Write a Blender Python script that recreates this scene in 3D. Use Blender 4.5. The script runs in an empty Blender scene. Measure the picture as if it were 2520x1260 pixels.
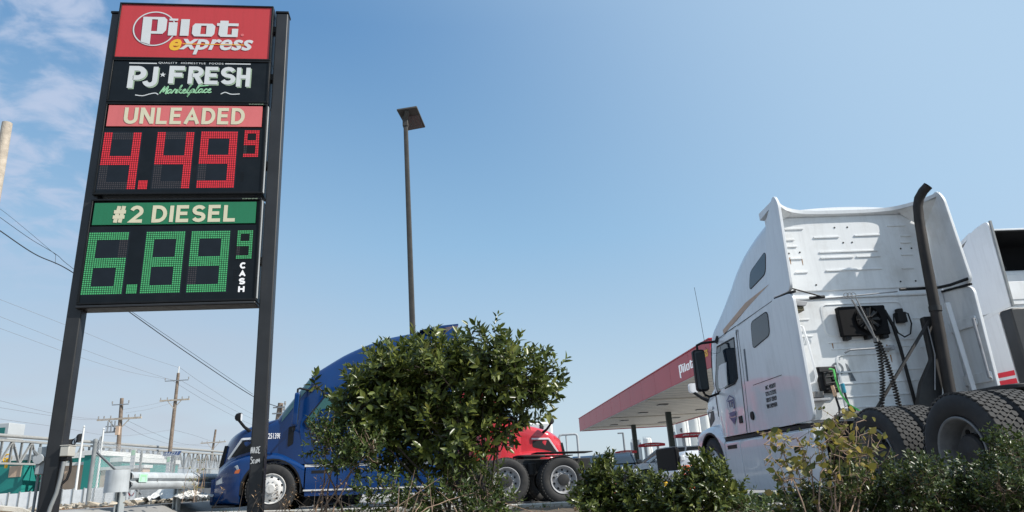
import bpy, bmesh, math, random
import numpy as np
from mathutils import Vector, Matrix
S = bpy.context.scene
COL = S.collection
R = math.radians
rnd = random.Random(7)

# ------------------------------------------------------------------ camera
PITCH, ROLL, FPX, CAMZ = R(18.28), R(3.5), 1680.0, 0.5
Fw = Vector((0, math.cos(PITCH), math.sin(PITCH)))
U0 = Vector((0, -math.sin(PITCH), math.cos(PITCH)))
R0 = Vector((1, 0, 0))
CR = R0 * math.cos(ROLL) - U0 * math.sin(ROLL)
CU = U0 * math.cos(ROLL) + R0 * math.sin(ROLL)
cam = bpy.data.cameras.new('camera')
co = bpy.data.objects.new('camera', cam); COL.objects.link(co)
m = Matrix((CR, CU, -Fw)).transposed().to_4x4(); m.translation = (0, 0, CAMZ)
co.matrix_world = m
cam.sensor_width = 36; cam.lens = 36 * FPX / 2520
cam.clip_start = 0.05; cam.clip_end = 6000
S.camera = co

def at(u, v, Y):
    """photo pixel (2520 wide) -> world point at distance Y ahead"""
    d = Fw + CR * ((u - 1260) / FPX) + CU * ((630 - v) / FPX)
    d = d * (Y / d.y)
    return Vector((d.x, d.y, d.z + CAMZ))

# ------------------------------------------------------------------ sky and sun
SUN = Vector((.733, -.230, .640)).normalized()
EL = math.asin(SUN.z); AZ = math.atan2(SUN.x, SUN.y)
S.view_settings.view_transform = 'Standard'; S.view_settings.look = 'None'
S.view_settings.exposure = 0.35; S.view_settings.gamma = 1
W = bpy.data.worlds.new('World'); S.world = W; W.use_nodes = True
nt = W.node_tree; N = nt.nodes; L = nt.links
bg = N['Background']
sky = N.new('ShaderNodeTexSky'); sky.sky_type = 'NISHITA'; sky.sun_disc = False
sky.sun_elevation = EL; sky.sun_rotation = AZ
sky.air_density = 1.0; sky.dust_density = 0.7; sky.ozone_density = 1.4; sky.altitude = 0
def wn(t, **k):
    n = N.new(t)
    for a, b in k.items(): setattr(n, a, b)
    return n
def math_(op, a, b=None, c=None):
    n = wn('ShaderNodeMath', operation=op)
    for i, x in enumerate((a, b, c)):
        if x is None: continue
        if isinstance(x, (int, float)): n.inputs[i].default_value = x
        else: L.new(x, n.inputs[i])
    return n.outputs[0]
tc = wn('ShaderNodeTexCoord'); sep = wn('ShaderNodeSeparateXYZ'); L.new(tc.outputs['Generated'], sep.inputs[0])
X_, Y_, Z_ = sep.outputs
zz = math_('ADD', math_('MAXIMUM', Z_, 0.0), 0.12)
cmb = wn('ShaderNodeCombineXYZ'); L.new(math_('DIVIDE', X_, zz), cmb.inputs[0]); L.new(math_('DIVIDE', Y_, zz), cmb.inputs[1])
no = wn('ShaderNodeTexNoise'); no.inputs['Scale'].default_value = 8.5; no.inputs['Detail'].default_value = 7; no.inputs['Roughness'].default_value = .55
no.inputs['Distortion'].default_value = .35
L.new(cmb.outputs[0], no.inputs['Vector'])
no2 = wn('ShaderNodeTexNoise'); no2.inputs['Scale'].default_value = 1.3; no2.inputs['Detail'].default_value = 2
L.new(cmb.outputs[0], no2.inputs['Vector'])
def mr(x, a, b, c=0., d=1.):
    n = wn('ShaderNodeMapRange'); n.interpolation_type = 'SMOOTHSTEP'
    n.inputs[1].default_value = a; n.inputs[2].default_value = b; n.inputs[3].default_value = c; n.inputs[4].default_value = d
    L.new(x, n.inputs[0]); return n.outputs[0]
az_ = math_('ARCTAN2', X_, Y_)                       # clouds stand in the west (azimuth < -30 deg)
side = mr(az_, -.62, -.40, 1., 0.)
puff = math_('MULTIPLY', math_('MULTIPLY', mr(no.outputs[0], .38, .64), side), mr(Z_, .20, .42))
veil = math_('MULTIPLY', math_('MULTIPLY', mr(no2.outputs[0], .25, .7, .35, 1.), mr(az_, -.55, -.05, 1., 0.)), mr(Z_, .46, .02, 0., 1.))
mixA = wn('ShaderNodeMix', data_type='RGBA'); mixB = wn('ShaderNodeMix', data_type='RGBA'); mixC = wn('ShaderNodeMix', data_type='RGBA')
rampn = wn('ShaderNodeValToRGB'); L.new(Z_, rampn.inputs[0]); ce = rampn.color_ramp.elements
SKYC = [(0, (2.85, 3.45, 4.0)), (.13, (2.55, 3.3, 3.95)), (.33, (1.55, 2.70, 3.9)), (.6, (.66, 1.58, 3.0)), (1, (.7, 1.4, 2.5))]
ce[0].position = 0; ce[1].position = 1
for p_, c_ in SKYC[1:-1]: ce.new(p_)
for e_, (p_, c_) in zip(ce, SKYC): e_.position = p_; e_.color = (c_[0] / 5, c_[1] / 5, c_[2] / 5, 1)
scl = wn('ShaderNodeVectorMath', operation='SCALE'); scl.inputs[3].default_value = 5.0; L.new(rampn.outputs[0], scl.inputs[0])
mixC.inputs[0].default_value = .86; L.new(sky.outputs[0], mixC.inputs[6]); L.new(scl.outputs[0], mixC.inputs[7])
dotn = wn('ShaderNodeVectorMath', operation='DOT_PRODUCT'); L.new(tc.outputs['Generated'], dotn.inputs[0]); dotn.inputs[1].default_value = SUN
mixD = wn('ShaderNodeMix', data_type='RGBA'); L.new(mr(dotn.outputs['Value'], -.02, .62, 0., .85), mixD.inputs[0]); L.new(mixC.outputs[2], mixD.inputs[6]); mixD.inputs[7].default_value = (2.55, 3.5, 4.5, 1)
L.new(math_('MULTIPLY', veil, .75), mixA.inputs[0]); L.new(mixD.outputs[2], mixA.inputs[6]); mixA.inputs[7].default_value = (2.75, 2.95, 3.4, 1)
L.new(math_('MULTIPLY', puff, .85), mixB.inputs[0]); L.new(mixA.outputs[2], mixB.inputs[6]); mixB.inputs[7].default_value = (2.75, 3.2, 4.15, 1)
L.new(mixB.outputs[2], bg.inputs[0])
bg.inputs[1].default_value = 0.15
sl = bpy.data.lights.new('sun', 'SUN'); sl.energy = 4.7; sl.angle = R(.53); sl.color = (1, .95, .87)
so = bpy.data.objects.new('sun', sl); COL.objects.link(so)
so.rotation_euler = (-SUN).to_track_quat('-Z', 'Y').to_euler(); so.location = (20, -10, 30)

# ------------------------------------------------------------------ materials
MATS = {}
def mat(name, col, rough=.5, streak=0., metal=0., var=.12, scale=8., bump=0., bscale=60., coat=0., spec=.5, emis=None, es=0., dirt=None, dirt_amt=0., dscale=2.5, trans=0., dark=None):
    if name in MATS: return MATS[name]
    mm = bpy.data.materials.new(name); mm.use_nodes = True
    t = mm.node_tree; n = t.nodes; l = t.links; b = n['Principled BSDF']
    b.inputs['Roughness'].default_value = rough; b.inputs['Metallic'].default_value = metal
    b.inputs['Specular IOR Level'].default_value = spec
    if coat: b.inputs['Coat Weight'].default_value = coat; b.inputs['Coat Roughness'].default_value = .04
    tcn = n.new('ShaderNodeTexCoord')
    ns = n.new('ShaderNodeTexNoise'); ns.inputs['Scale'].default_value = scale; ns.inputs['Detail'].default_value = 5
    l.new(tcn.outputs['Object'], ns.inputs['Vector'])
    rp = n.new('ShaderNodeValToRGB')
    c0 = tuple(max(0, c * (1 - var)) for c in col); c1 = tuple(min(1, c * (1 + var)) for c in col)
    rp.color_ramp.elements[0].position = .3; rp.color_ramp.elements[1].position = .7
    rp.color_ramp.elements[0].color = (*(dark or c0), 1); rp.color_ramp.elements[1].color = (*c1, 1)
    l.new(ns.outputs[0], rp.inputs[0])
    out = rp.outputs[0]
    if dirt:
        n2 = n.new('ShaderNodeTexNoise'); n2.inputs['Scale'].default_value = dscale; n2.inputs['Detail'].default_value = 8; n2.inputs['Roughness'].default_value = .65
        l.new(tcn.outputs['Object'], n2.inputs['Vector'])
        r2 = n.new('ShaderNodeMapRange'); r2.inputs[1].default_value = .5; r2.inputs[2].default_value = .72; r2.inputs[4].default_value = dirt_amt
        l.new(n2.outputs[0], r2.inputs[0])
        mx = n.new('ShaderNodeMix'); mx.data_type = 'RGBA'
        l.new(r2.outputs[0], mx.inputs[0]); l.new(out, mx.inputs[6]); mx.inputs[7].default_value = (*dirt, 1); out = mx.outputs[2]
    if streak:
        mpn = n.new('ShaderNodeMapping'); mpn.inputs['Scale'].default_value = (9, 9, .9); l.new(tcn.outputs['Object'], mpn.inputs[0])
        n4 = n.new('ShaderNodeTexNoise'); n4.inputs['Scale'].default_value = 1.6; n4.inputs['Detail'].default_value = 7; n4.inputs['Roughness'].default_value = .7; l.new(mpn.outputs[0], n4.inputs['Vector'])
        r4 = n.new('ShaderNodeMapRange'); r4.inputs[1].default_value = .48; r4.inputs[2].default_value = .78; r4.inputs[4].default_value = streak; l.new(n4.outputs[0], r4.inputs[0])
        m4 = n.new('ShaderNodeMix'); m4.data_type = 'RGBA'; l.new(r4.outputs[0], m4.inputs[0]); l.new(out, m4.inputs[6]); m4.inputs[7].default_value = (*(c * .45 for c in col), 1); out = m4.outputs[2]
        rr = n.new('ShaderNodeMapRange'); rr.inputs[3].default_value = rough; rr.inputs[4].default_value = min(1, rough + .35); l.new(n4.outputs[0], rr.inputs[0]); l.new(rr.outputs[0], b.inputs['Roughness'])
    l.new(out, b.inputs['Base Color'])
    if bump:
        n3 = n.new('ShaderNodeTexNoise'); n3.inputs['Scale'].default_value = bscale; n3.inputs['Detail'].default_value = 4
        l.new(tcn.outputs['Object'], n3.inputs['Vector'])
        bp = n.new('ShaderNodeBump'); bp.inputs['Strength'].default_value = bump; bp.inputs['Distance'].default_value = .02
        l.new(n3.outputs[0], bp.inputs['Height']); l.new(bp.outputs[0], b.inputs['Normal'])
    if emis:
        b.inputs['Emission Color'].default_value = (*emis, 1); b.inputs['Emission Strength'].default_value = es
    MATS[name] = mm
    return mm

def leafmat(name, cols, rough=.38, trans=.25):
    mm = bpy.data.materials.new(name); mm.use_nodes = True
    t = mm.node_tree; n = t.nodes; l = t.links; b = n['Principled BSDF']
    a = n.new('ShaderNodeAttribute'); a.attribute_name = 'tone'
    rp = n.new('ShaderNodeValToRGB'); e = rp.color_ramp.elements
    e[0].position = 0; e[0].color = (*cols[0], 1); e[1].position = 1; e[1].color = (*cols[-1], 1)
    for i, c in enumerate(cols[1:-1]):
        k = e.new((i + 1) / (len(cols) - 1)); k.color = (*c, 1)
    l.new(a.outputs['Fac'], rp.inputs[0]); l.new(rp.outputs[0], b.inputs['Base Color'])
    b.inputs['Roughness'].default_value = rough
    tr = n.new('ShaderNodeBsdfTranslucent'); l.new(rp.outputs[0], tr.inputs[0])
    mx = n.new('ShaderNodeMixShader'); mx.inputs[0].default_value = trans
    l.new(b.outputs[0], mx.inputs[1]); l.new(tr.outputs[0], mx.inputs[2])
    l.new(mx.outputs[0], n['Material Output'].inputs[0])
    MATS[name] = mm
    return mm

def glassmat(name, tint, rough=.03):
    """see-through tinted pane"""
    mm = bpy.data.materials.new(name); mm.use_nodes = True
    t = mm.node_tree; n = t.nodes; l = t.links
    n.remove(n['Principled BSDF'])
    tr = n.new('ShaderNodeBsdfTransparent'); tr.inputs[0].default_value = (*tint, 1)
    gl = n.new('ShaderNodeBsdfGlossy'); gl.inputs['Roughness'].default_value = rough
    fr = n.new('ShaderNodeFresnel'); fr.inputs[0].default_value = 1.5
    mx = n.new('ShaderNodeMixShader'); l.new(fr.outputs[0], mx.inputs[0]); l.new(tr.outputs[0], mx.inputs[1]); l.new(gl.outputs[0], mx.inputs[2])
    l.new(mx.outputs[0], n['Material Output'].inputs[0])
    MATS[name] = mm
    return mm

M = dict(
  post=mat('charcoal post paint', (.019, .020, .022), .30, streak=.3, var=.25, scale=3, spec=.5, dirt=(.04, .04, .038), dirt_amt=.35),
  cab=mat('black cabinet paint', (.006, .007, .008), .45, var=.2, spec=.25, dirt=(.03, .03, .03), dirt_amt=.3),
  dkface=mat('black acrylic face', (.006, .009, .012), .4, var=.15, spec=.22, dirt=(.02, .022, .025), dirt_amt=.4),
  signred=mat('red acrylic', (.52, .04, .045), .35, streak=.22, var=.04, scale=1.2),
  signdkred=mat('dark red vinyl', (.38, .022, .04), .35, var=.05),
  signpink=mat('sun faded red acrylic', (.66, .15, .15), .4, streak=.22, var=.06, scale=1.5),
  signgreen=mat('green acrylic', (.012, .17, .075), .35, streak=.22, var=.08, scale=1.5),
  white=mat('white vinyl', (.62, .64, .64), .45, var=.03),
  white2=mat('white vinyl with added glow', (.85, .85, .86), .45, var=.03, emis=(1, 1, 1), es=.12),  # weak glow added to the vinyl; lifts lettering, hood number and bands
  cream=mat('cream vinyl', (.66, .62, .44), .45, var=.04),
  yellow=mat('yellow vinyl', (.80, .45, .03), .45, var=.04),
  mint=mat('mint vinyl', (.32, .62, .36), .45, var=.04),
  palemint=mat('pale mint vinyl', (.42, .60, .52), .45, var=.04),
  mintdk=mat('pale green edge vinyl', (.34, .44, .31), .45, var=.04),
  ledr=mat('lit red diode', (.30, .01, .015), .5, var=.1, scale=30, emis=(.9, .035, .055), es=.48),
  ledr2=mat('dim red diode', (.22, .01, .012), .5, var=.1, scale=30, emis=(.8, .03, .045), es=.5),
  ledg2=mat('dim green diode', (.03, .18, .07), .5, var=.1, scale=30, emis=(.10, .48, .18), es=.34),
  ledg=mat('lit green diode', (.03, .22, .08), .5, var=.1, scale=30, emis=(.10, .52, .20), es=.34),
  module=mat('dark display module', (.010, .014, .020), .4, var=.15, spec=.25),
  ledoff=mat('unlit diode', (.055, .046, .048), .5, var=.2, scale=30),
  wpaint=mat('white truck paint', (.76, .775, .79), .2, streak=.24, var=.02, scale=2, bump=.10, bscale=2.2, coat=.6, dirt=(.55, .55, .53), dirt_amt=.35, dscale=1.6),
  wpaint2=mat('white truck panel paint', (.76, .775, .78), .32, streak=.26, var=.03, scale=2, dirt=(.50, .48, .44), dirt_amt=.45, dscale=2.4),
  bpaint=mat('blue truck paint', (.003, .031, .128), .2, var=.10, scale=1.5, spec=.35, coat=.3),
  rpaint=mat('red truck paint', (.55, .028, .04), .25, var=.06, coat=.8),
  blk=mat('black plastic', (.010, .010, .011), .55, var=.2, spec=.3),
  matblk=mat('matt black plastic', (.006, .006, .007), .8, var=.2, spec=.2),
  blkm=mat('black painted steel', (.018, .018, .019), .45, .2, var=.25, dirt=(.06, .05, .04), dirt_amt=.4),
  rub=mat('tyre rubber', (.020, .020, .021), .75, var=.2, scale=12, dirt=(.055, .05, .045), dirt_amt=.5, dscale=5),
  tread=mat('worn tread rubber', (.042, .041, .040), .85, var=.2, scale=20),
  alu=mat('polished aluminium', (.62, .61, .59), .28, .9, var=.08, scale=9, dirt=(.2, .19, .17), dirt_amt=.4, dscale=8),
  rim=mat('grey steel rim', (.34, .345, .36), .4, .35, var=.12, dirt=(.12, .11, .10), dirt_amt=.5, dscale=6),
  rimd=mat('shade-darkened rim steel', (.17, .172, .175), .45, .3, var=.15, dirt=(.06, .055, .05), dirt_amt=.5, dscale=6),  # rim grey darkened; the wheels' shade is put into the colour
  chrome=mat('chrome', (.75, .76, .78), .08, 1., var=.02),
  brass=mat('old bronze', (.10, .085, .045), .45, .5, var=.3),
  stack=mat('sooty exhaust steel', (.016, .013, .012), .55, .2, var=.35, scale=5, dirt=(.06, .04, .03), dirt_amt=.4),
  tint=mat('dark tinted glass', (.012, .022, .034), .05, var=.05, spec=.9),
  mirrorg=mat('mirror glass', (.03, .04, .045), .03, var=.02, spec=.8),
  rust=mat('rust', (.30, .16, .07), .8, var=.3, scale=30),
  galv=mat('galvanised steel', (.42, .45, .47), .42, .5, var=.14, scale=3, dirt=(.30, .30, .30), dirt_amt=.5),
  galvd=mat('weathered galvanised pipe', (.22, .235, .24), .5, .3, var=.2, scale=6),
  wood=mat('weathered pole wood', (.17, .13, .10), .85, var=.35, scale=4, bump=.5, bscale=25),
  woodp=mat('pale weathered pole wood', (.42, .36, .29), .85, var=.25, scale=5, bump=.6, bscale=25),
  wire=mat('black cable', (.02, .022, .025), .6, var=.1),
  wireg=mat('grey conductor', (.20, .21, .23), .5, .3, var=.1),
  conc=mat('kerb concrete', (.42, .40, .36), .9, var=.15, scale=6, bump=.4, bscale=90, dirt=(.20, .18, .15), dirt_amt=.6),
  pave=mat('concrete pavement', (.27, .265, .255), .9, var=.12, scale=1.2, bump=.25, bscale=120, dirt=(.12, .115, .11), dirt_amt=.6, dscale=.6),
  soil=mat('mulch soil', (.10, .075, .05), 1., var=.4, scale=14, bump=.9, bscale=40, dirt=(.22, .16, .10), dirt_amt=.6, dscale=9),
  teal=mat('teal siding', (.012, .20, .175), .6, var=.06, scale=1),
  teald=mat('deep teal siding', (.008, .13, .12), .6, var=.06, scale=1),
  tan=mat('tan stucco', (.52, .38, .28), .85, var=.06, scale=2),
  bwhite=mat('white building trim', (.62, .62, .60), .7, var=.06),
  fencew=mat('white fence panel', (.80, .80, .79), .7, var=.05, scale=3, dirt=(.45, .44, .40), dirt_amt=.5),
  truss=mat('grey truss paint', (.27, .27, .26), .6, .1, var=.12),
  trussd=mat('blue-grey steel', (.20, .215, .23), .6, .1, var=.12),  # darker, bluer grey than the truss paint
  elec=mat('grey enclosure', (.33, .36, .37), .5, var=.08, scale=4),
  elecw=mat('weathered beige enclosure', (.46, .45, .41), .55, var=.08, scale=4),
  canred=mat('red canopy fascia', (.42, .018, .035), .4, var=.05, scale=.6),
  soffit=mat('white canopy soffit', (.74, .70, .63), .6, var=.06, scale=1),
  coldk=mat('dark green column', (.012, .022, .019), .5, var=.2),
  tankw=mat('white tank paint', (.72, .72, .69), .5, var=.05, scale=.5),
  tankg=mat('pale grey plant steel', (.40, .42, .43), .6, var=.1, scale=.5),
  carw=mat('white car paint', (.70, .71, .73), .25, var=.02, coat=1.),
  cars=mat('silver car paint', (.45, .47, .49), .3, .3, var=.03, coat=1.),
  card=mat('dark car paint', (.02, .022, .025), .25, var=.05, coat=1.),
  carb=mat('blue car paint', (.03, .12, .26), .25, var=.05, coat=1.),
  orange=mat('safety orange plastic', (.72, .10, .015), .5, var=.1),
  saff=mat('safety yellow paint', (.72, .42, .02), .5, var=.15),
  solar=mat('solar cells', (.03, .05, .12), .2, var=.2, scale=20),
  stripe=mat('red stripe vinyl', (.75, .025, .045), .4, var=.04),
  greenh=mat('green hose', (.10, .55, .12), .4, var=.05),
  blueh=mat('teal gladhand grip', (.02, .25, .36), .4, var=.1),
  peach=mat('faded orange gladhand grip', (.55, .36, .24), .5, var=.1),
  bluetxt=mat('dark blue decal', (.08, .10, .22), .4, var=.05),
  dktxt=mat('black decal', (.025, .025, .03), .5, var=.05),
  flagb=mat('black flag cloth', (.012, .012, .014), .9, var=.2),
  bark=mat('shrub bark', (.075, .058, .045), .9, var=.35, scale=20),
  barkp=mat('dry pale twig bark', (.30, .21, .15), .9, var=.3, scale=20),
  lamp=mat('bronze lamp paint', (.05, .045, .038), .45, .2, var=.2),
  lens=mat('lamp lens', (.08, .08, .075), .3, var=.3, scale=30),
  hl=mat('headlamp lens', (.55, .58, .60), .12, var=.15, scale=14, spec=.9),
  amber=mat('amber lens', (.55, .13, .03), .2, var=.1),
  debris=mat('white plastic sheet', (.62, .62, .60), .5, var=.12, scale=10, bump=.6, bscale=18),
  rock=mat('rubble stone', (.40, .35, .28), .95, var=.3, scale=5, bump=.6, bscale=20),
  porc=mat('insulator glaze', (.25, .24, .23), .3, var=.1),
  scrawl=mat('pale paint marker', (.52, .54, .55), .6, var=.05),
  plate=mat('chequer deck plate', (.16, .155, .15), .6, .3, var=.2, bump=.3, bscale=60),
  dirtw=mat('scuffed grey mark', (.16, .18, .20), .7, var=.3, scale=25),
)
wsglass = glassmat('teal windscreen glass', (.50, .74, .72))

# ------------------------------------------------------------------ mesh helpers
class MB:
    def __init__(s): s.v = []; s.f = []
    def add(s, vs, fs):
        o = len(s.v); s.v += [tuple(v) for v in vs]; s.f += [tuple(i + o for i in f) for f in fs]; return s
    def box(s, x0, x1, y0, y1, z0, z1, T=None):
        vs = [(x, y, z) for z in (z0, z1) for y in (y0, y1) for x in (x0, x1)]
        if T is not None: vs = [T @ Vector(v) for v in vs]
        return s.add(vs, [(0, 2, 3, 1), (4, 5, 7, 6), (0, 1, 5, 4), (2, 6, 7, 3), (0, 4, 6, 2), (1, 3, 7, 5)])
    def bar(s, p, q, w, h=None, up=(0, 0, 1)):
        p, q = Vector(p), Vector(q); d = (q - p); ln = d.length; d.normalize(); up = Vector(up)
        if abs(d.dot(up)) > .98: up = Vector((1, 0, 0))
        a = d.cross(up).normalized(); b = a.cross(d); h = h or w
        vs = [c + a * (i * w / 2) + b * (j * h / 2) for c in (p, q) for i, j in ((-1, -1), (1, -1), (1, 1), (-1, 1))]
        return s.add(vs, [(3, 2, 1, 0), (4, 5, 6, 7), (0, 1, 5, 4), (1, 2, 6, 5), (2, 3, 7, 6), (3, 0, 4, 7)])
    def tube(s, pts, r, n=8, cap=True):
        pts = [Vector(p) for p in pts]; rs = r if isinstance(r, (list, tuple)) else [r] * len(pts)
        rings = []; prev = None
        for i, p in enumerate(pts):
            d = (pts[min(i + 1, len(pts) - 1)] - pts[max(i - 1, 0)]).normalized()
            if prev is None:
                u = Vector((0, 0, 1)) if abs(d.z) < .9 else Vector((1, 0, 0))
                a = d.cross(u).normalized()
            else:
                a = (prev - d * prev.dot(d)).normalized()
            prev = a; b = d.cross(a)
            rings.append([p + (a * math.cos(2 * math.pi * k / n) + b * math.sin(2 * math.pi * k / n)) * rs[i] for k in range(n)])
        vs = [v for g in rings for v in g]; fs = []
        for i in range(len(pts) - 1):
            for k in range(n):
                fs.append((i * n + k, i * n + (k + 1) % n, (i + 1) * n + (k + 1) % n, (i + 1) * n + k))
        if cap: fs += [tuple(range(n))[::-1], tuple((len(pts) - 1) * n + k for k in range(n))]
        return s.add(vs, fs)
    def lathe(s, prof, n=32, T=None, closed=False):
        """prof: (radius, offset along local x); axis = x"""
        vs = []; fs = []; k = len(prof)
        for i in range(n):
            a = 2 * math.pi * i / n
            for r, x in prof: vs.append(Vector((x, r * math.cos(a), r * math.sin(a))))
        for i in range(n):
            j = (i + 1) % n
            for q in range(k if closed else k - 1):
                q2 = (q + 1) % k
                fs.append((i * k + q, i * k + q2, j * k + q2, j * k + q))
        if T is not None: vs = [T @ v for v in vs]
        return s.add(vs, fs)
    def prism(s, poly, f0, f1):
        """poly: list of 2-D points; f0/f1 map a 2-D point to the two faces"""
        n = len(poly); vs = [f0(*p) for p in poly] + [f1(*p) for p in poly]
        return s.add(vs, [tuple(range(n)), tuple(range(2 * n - 1, n - 1, -1))] + [(i, (i + 1) % n, n + (i + 1) % n, n + i) for i in range(n)])
    def loft(s, secs, cap0=False, cap1=False, closed=False):
        n = len(secs[0]); vs = [p for c in secs for p in c]; fs = []
        for i in range(len(secs) - 1):
            for k in range(n if closed else n - 1):
                k2 = (k + 1) % n
                fs.append((i * n + k, i * n + k2, (i + 1) * n + k2, (i + 1) * n + k))
        if cap0: fs.append(tuple(range(n)))
        if cap1: fs.append(tuple((len(secs) - 1) * n + k for k in range(n)))
        return s.add(vs, fs)
    def build(s, name, m_, parent=None, bevel=0, smooth=35, T=None, seg=2):
        me = bpy.data.meshes.new(name)
        vs = s.v if T is None else [tuple(T @ Vector(v)) for v in s.v]
        me.from_pydata(vs, [], s.f)
        bm = bmesh.new(); bm.from_mesh(me); bmesh.ops.recalc_face_normals(bm, faces=bm.faces); bm.to_mesh(me); bm.free()
        me.materials.append(M[m_] if isinstance(m_, str) else m_)
        if smooth:
            me.polygons.foreach_set('use_smooth', [True] * len(me.polygons)); me.set_sharp_from_angle(angle=R(smooth))
        o = bpy.data.objects.new(name, me); COL.objects.link(o)
        if parent: o.parent = parent
        if bevel:
            b = o.modifiers.new('bevel', 'BEVEL'); b.width = bevel; b.segments = seg; b.limit_method = 'ANGLE'; b.angle_limit = R(40)
        return o

def tag(o, label, cat, group=None):
    o['label'] = label; o['category'] = cat
    if group: o['group'] = group
    return o
def thing(name, label, cat, loc=(0, 0, 0), rot=(0, 0, 0), group=None):
    o = bpy.data.objects.new(name, None); COL.objects.link(o); o.location = loc; o.rotation_euler = rot
    o.empty_display_size = .2
    return tag(o, label, cat, group)
def kind(o, k): o['kind'] = k; return o
def rrect(x0, x1, y0, y1, r, n=5):
    out = []
    for cx, cy, a0 in ((x1 - r, y0 + r, -90), (x1 - r, y1 - r, 0), (x0 + r, y1 - r, 90), (x0 + r, y0 + r, 180)):
        for i in range(n): a = R(a0 + 90 * i / (n - 1)); out.append((cx + r * math.cos(a), cy + r * math.sin(a)))
    return out
def rpoly(pts, r, n=5):
    """round the corners of a 2-D polygon"""
    out = []; k = len(pts)
    for i in range(k):
        p = Vector(pts[i]); a = (Vector(pts[i - 1]) - p); b = (Vector(pts[(i + 1) % k]) - p)
        rr = min(r, a.length * .45, b.length * .45); a = p + a.normalized() * rr; b = p + b.normalized() * rr
        for j in range(n):
            t = j / (n - 1); q = a * (1 - t) ** 2 + p * 2 * t * (1 - t) + b * t * t; out.append((q.x, q.y))
    return out
def copy_tree(o, parent=None):
    c = o.copy(); COL.objects.link(c)
    if parent: c.parent = parent
    for ch in list(o.children): copy_tree(ch, c)
    return c
_tmp = 0
def lettering(s, box, m_, parent, F, shear=0., bold=0., name='lettering', ext=.003, spacing=1.0):
    """text as a mesh, fitted to box=(u0,w0,u1,w1); F(u,w,n) maps to the parent's space (n = outwards)"""
    cu = bpy.data.curves.new('t', 'FONT'); cu.body = s; cu.shear = shear; cu.offset = bold; cu.extrude = .5; cu.space_character = spacing
    cu.resolution_u = 3
    ob = bpy.data.objects.new('t', cu); COL.objects.link(ob)
    dg = bpy.context.evaluated_depsgraph_get(); me = bpy.data.meshes.new_from_object(ob.evaluated_get(dg))
    bpy.data.objects.remove(ob); bpy.data.curves.remove(cu)
    vs = [v.co.copy() for v in me.vertices]
    x0 = min(v.x for v in vs); x1 = max(v.x for v in vs); y0 = min(v.y for v in vs); y1 = max(v.y for v in vs)
    u0, w0, u1, w1 = box
    for v in me.vertices:
        v.co = F(u0 + (v.co.x - x0) / (x1 - x0) * (u1 - u0), w0 + (v.co.y - y0) / (y1 - y0) * (w1 - w0), ext if v.co.z > 0 else -.001)
    me.name = name; me.materials.clear(); me.materials.append(M[m_])
    o = bpy.data.objects.new(name, me); COL.objects.link(o)
    if parent: o.parent = parent
    return o
def stroke(mb, pts, r, F, n=.004, steps=5):
    """flat marker stroke through 2-D points"""
    P = [Vector((p[0], p[1], 0)) for p in pts]; Q = []
    for i in range(len(P) - 1):
        a, b, c, d = P[max(i - 1, 0)], P[i], P[i + 1], P[min(i + 2, len(P) - 1)]
        for j in range(steps):
            t = j / steps
            Q.append(.5 * ((2 * b) + (c - a) * t + (2 * a - 5 * b + 4 * c - d) * t * t + (3 * b - a - 3 * c + d) * t ** 3))
    Q.append(P[-1])
    vs = []; fs = []
    for i, q in enumerate(Q):
        d = (Q[min(i + 1, len(Q) - 1)] - Q[max(i - 1, 0)])
        d = d.normalized() if d.length > 0 else Vector((1, 0, 0)); a = Vector((-d.y, d.x, 0)) * r
        for sgn in (1, -1):
            p = q + a * sgn; vs.append(F(p.x, p.y, n))
    for i in range(len(Q) - 1): fs.append((2 * i, 2 * i + 1, 2 * i + 3, 2 * i + 2))
    mb.add(vs, fs)

def arc(cx, cy, rx, ry, a0, a1, n=10): return [(cx + rx * math.cos(R(a0 + (a1 - a0) * i / n)), cy + ry * math.sin(R(a0 + (a1 - a0) * i / n))) for i in range(n + 1)]
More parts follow.
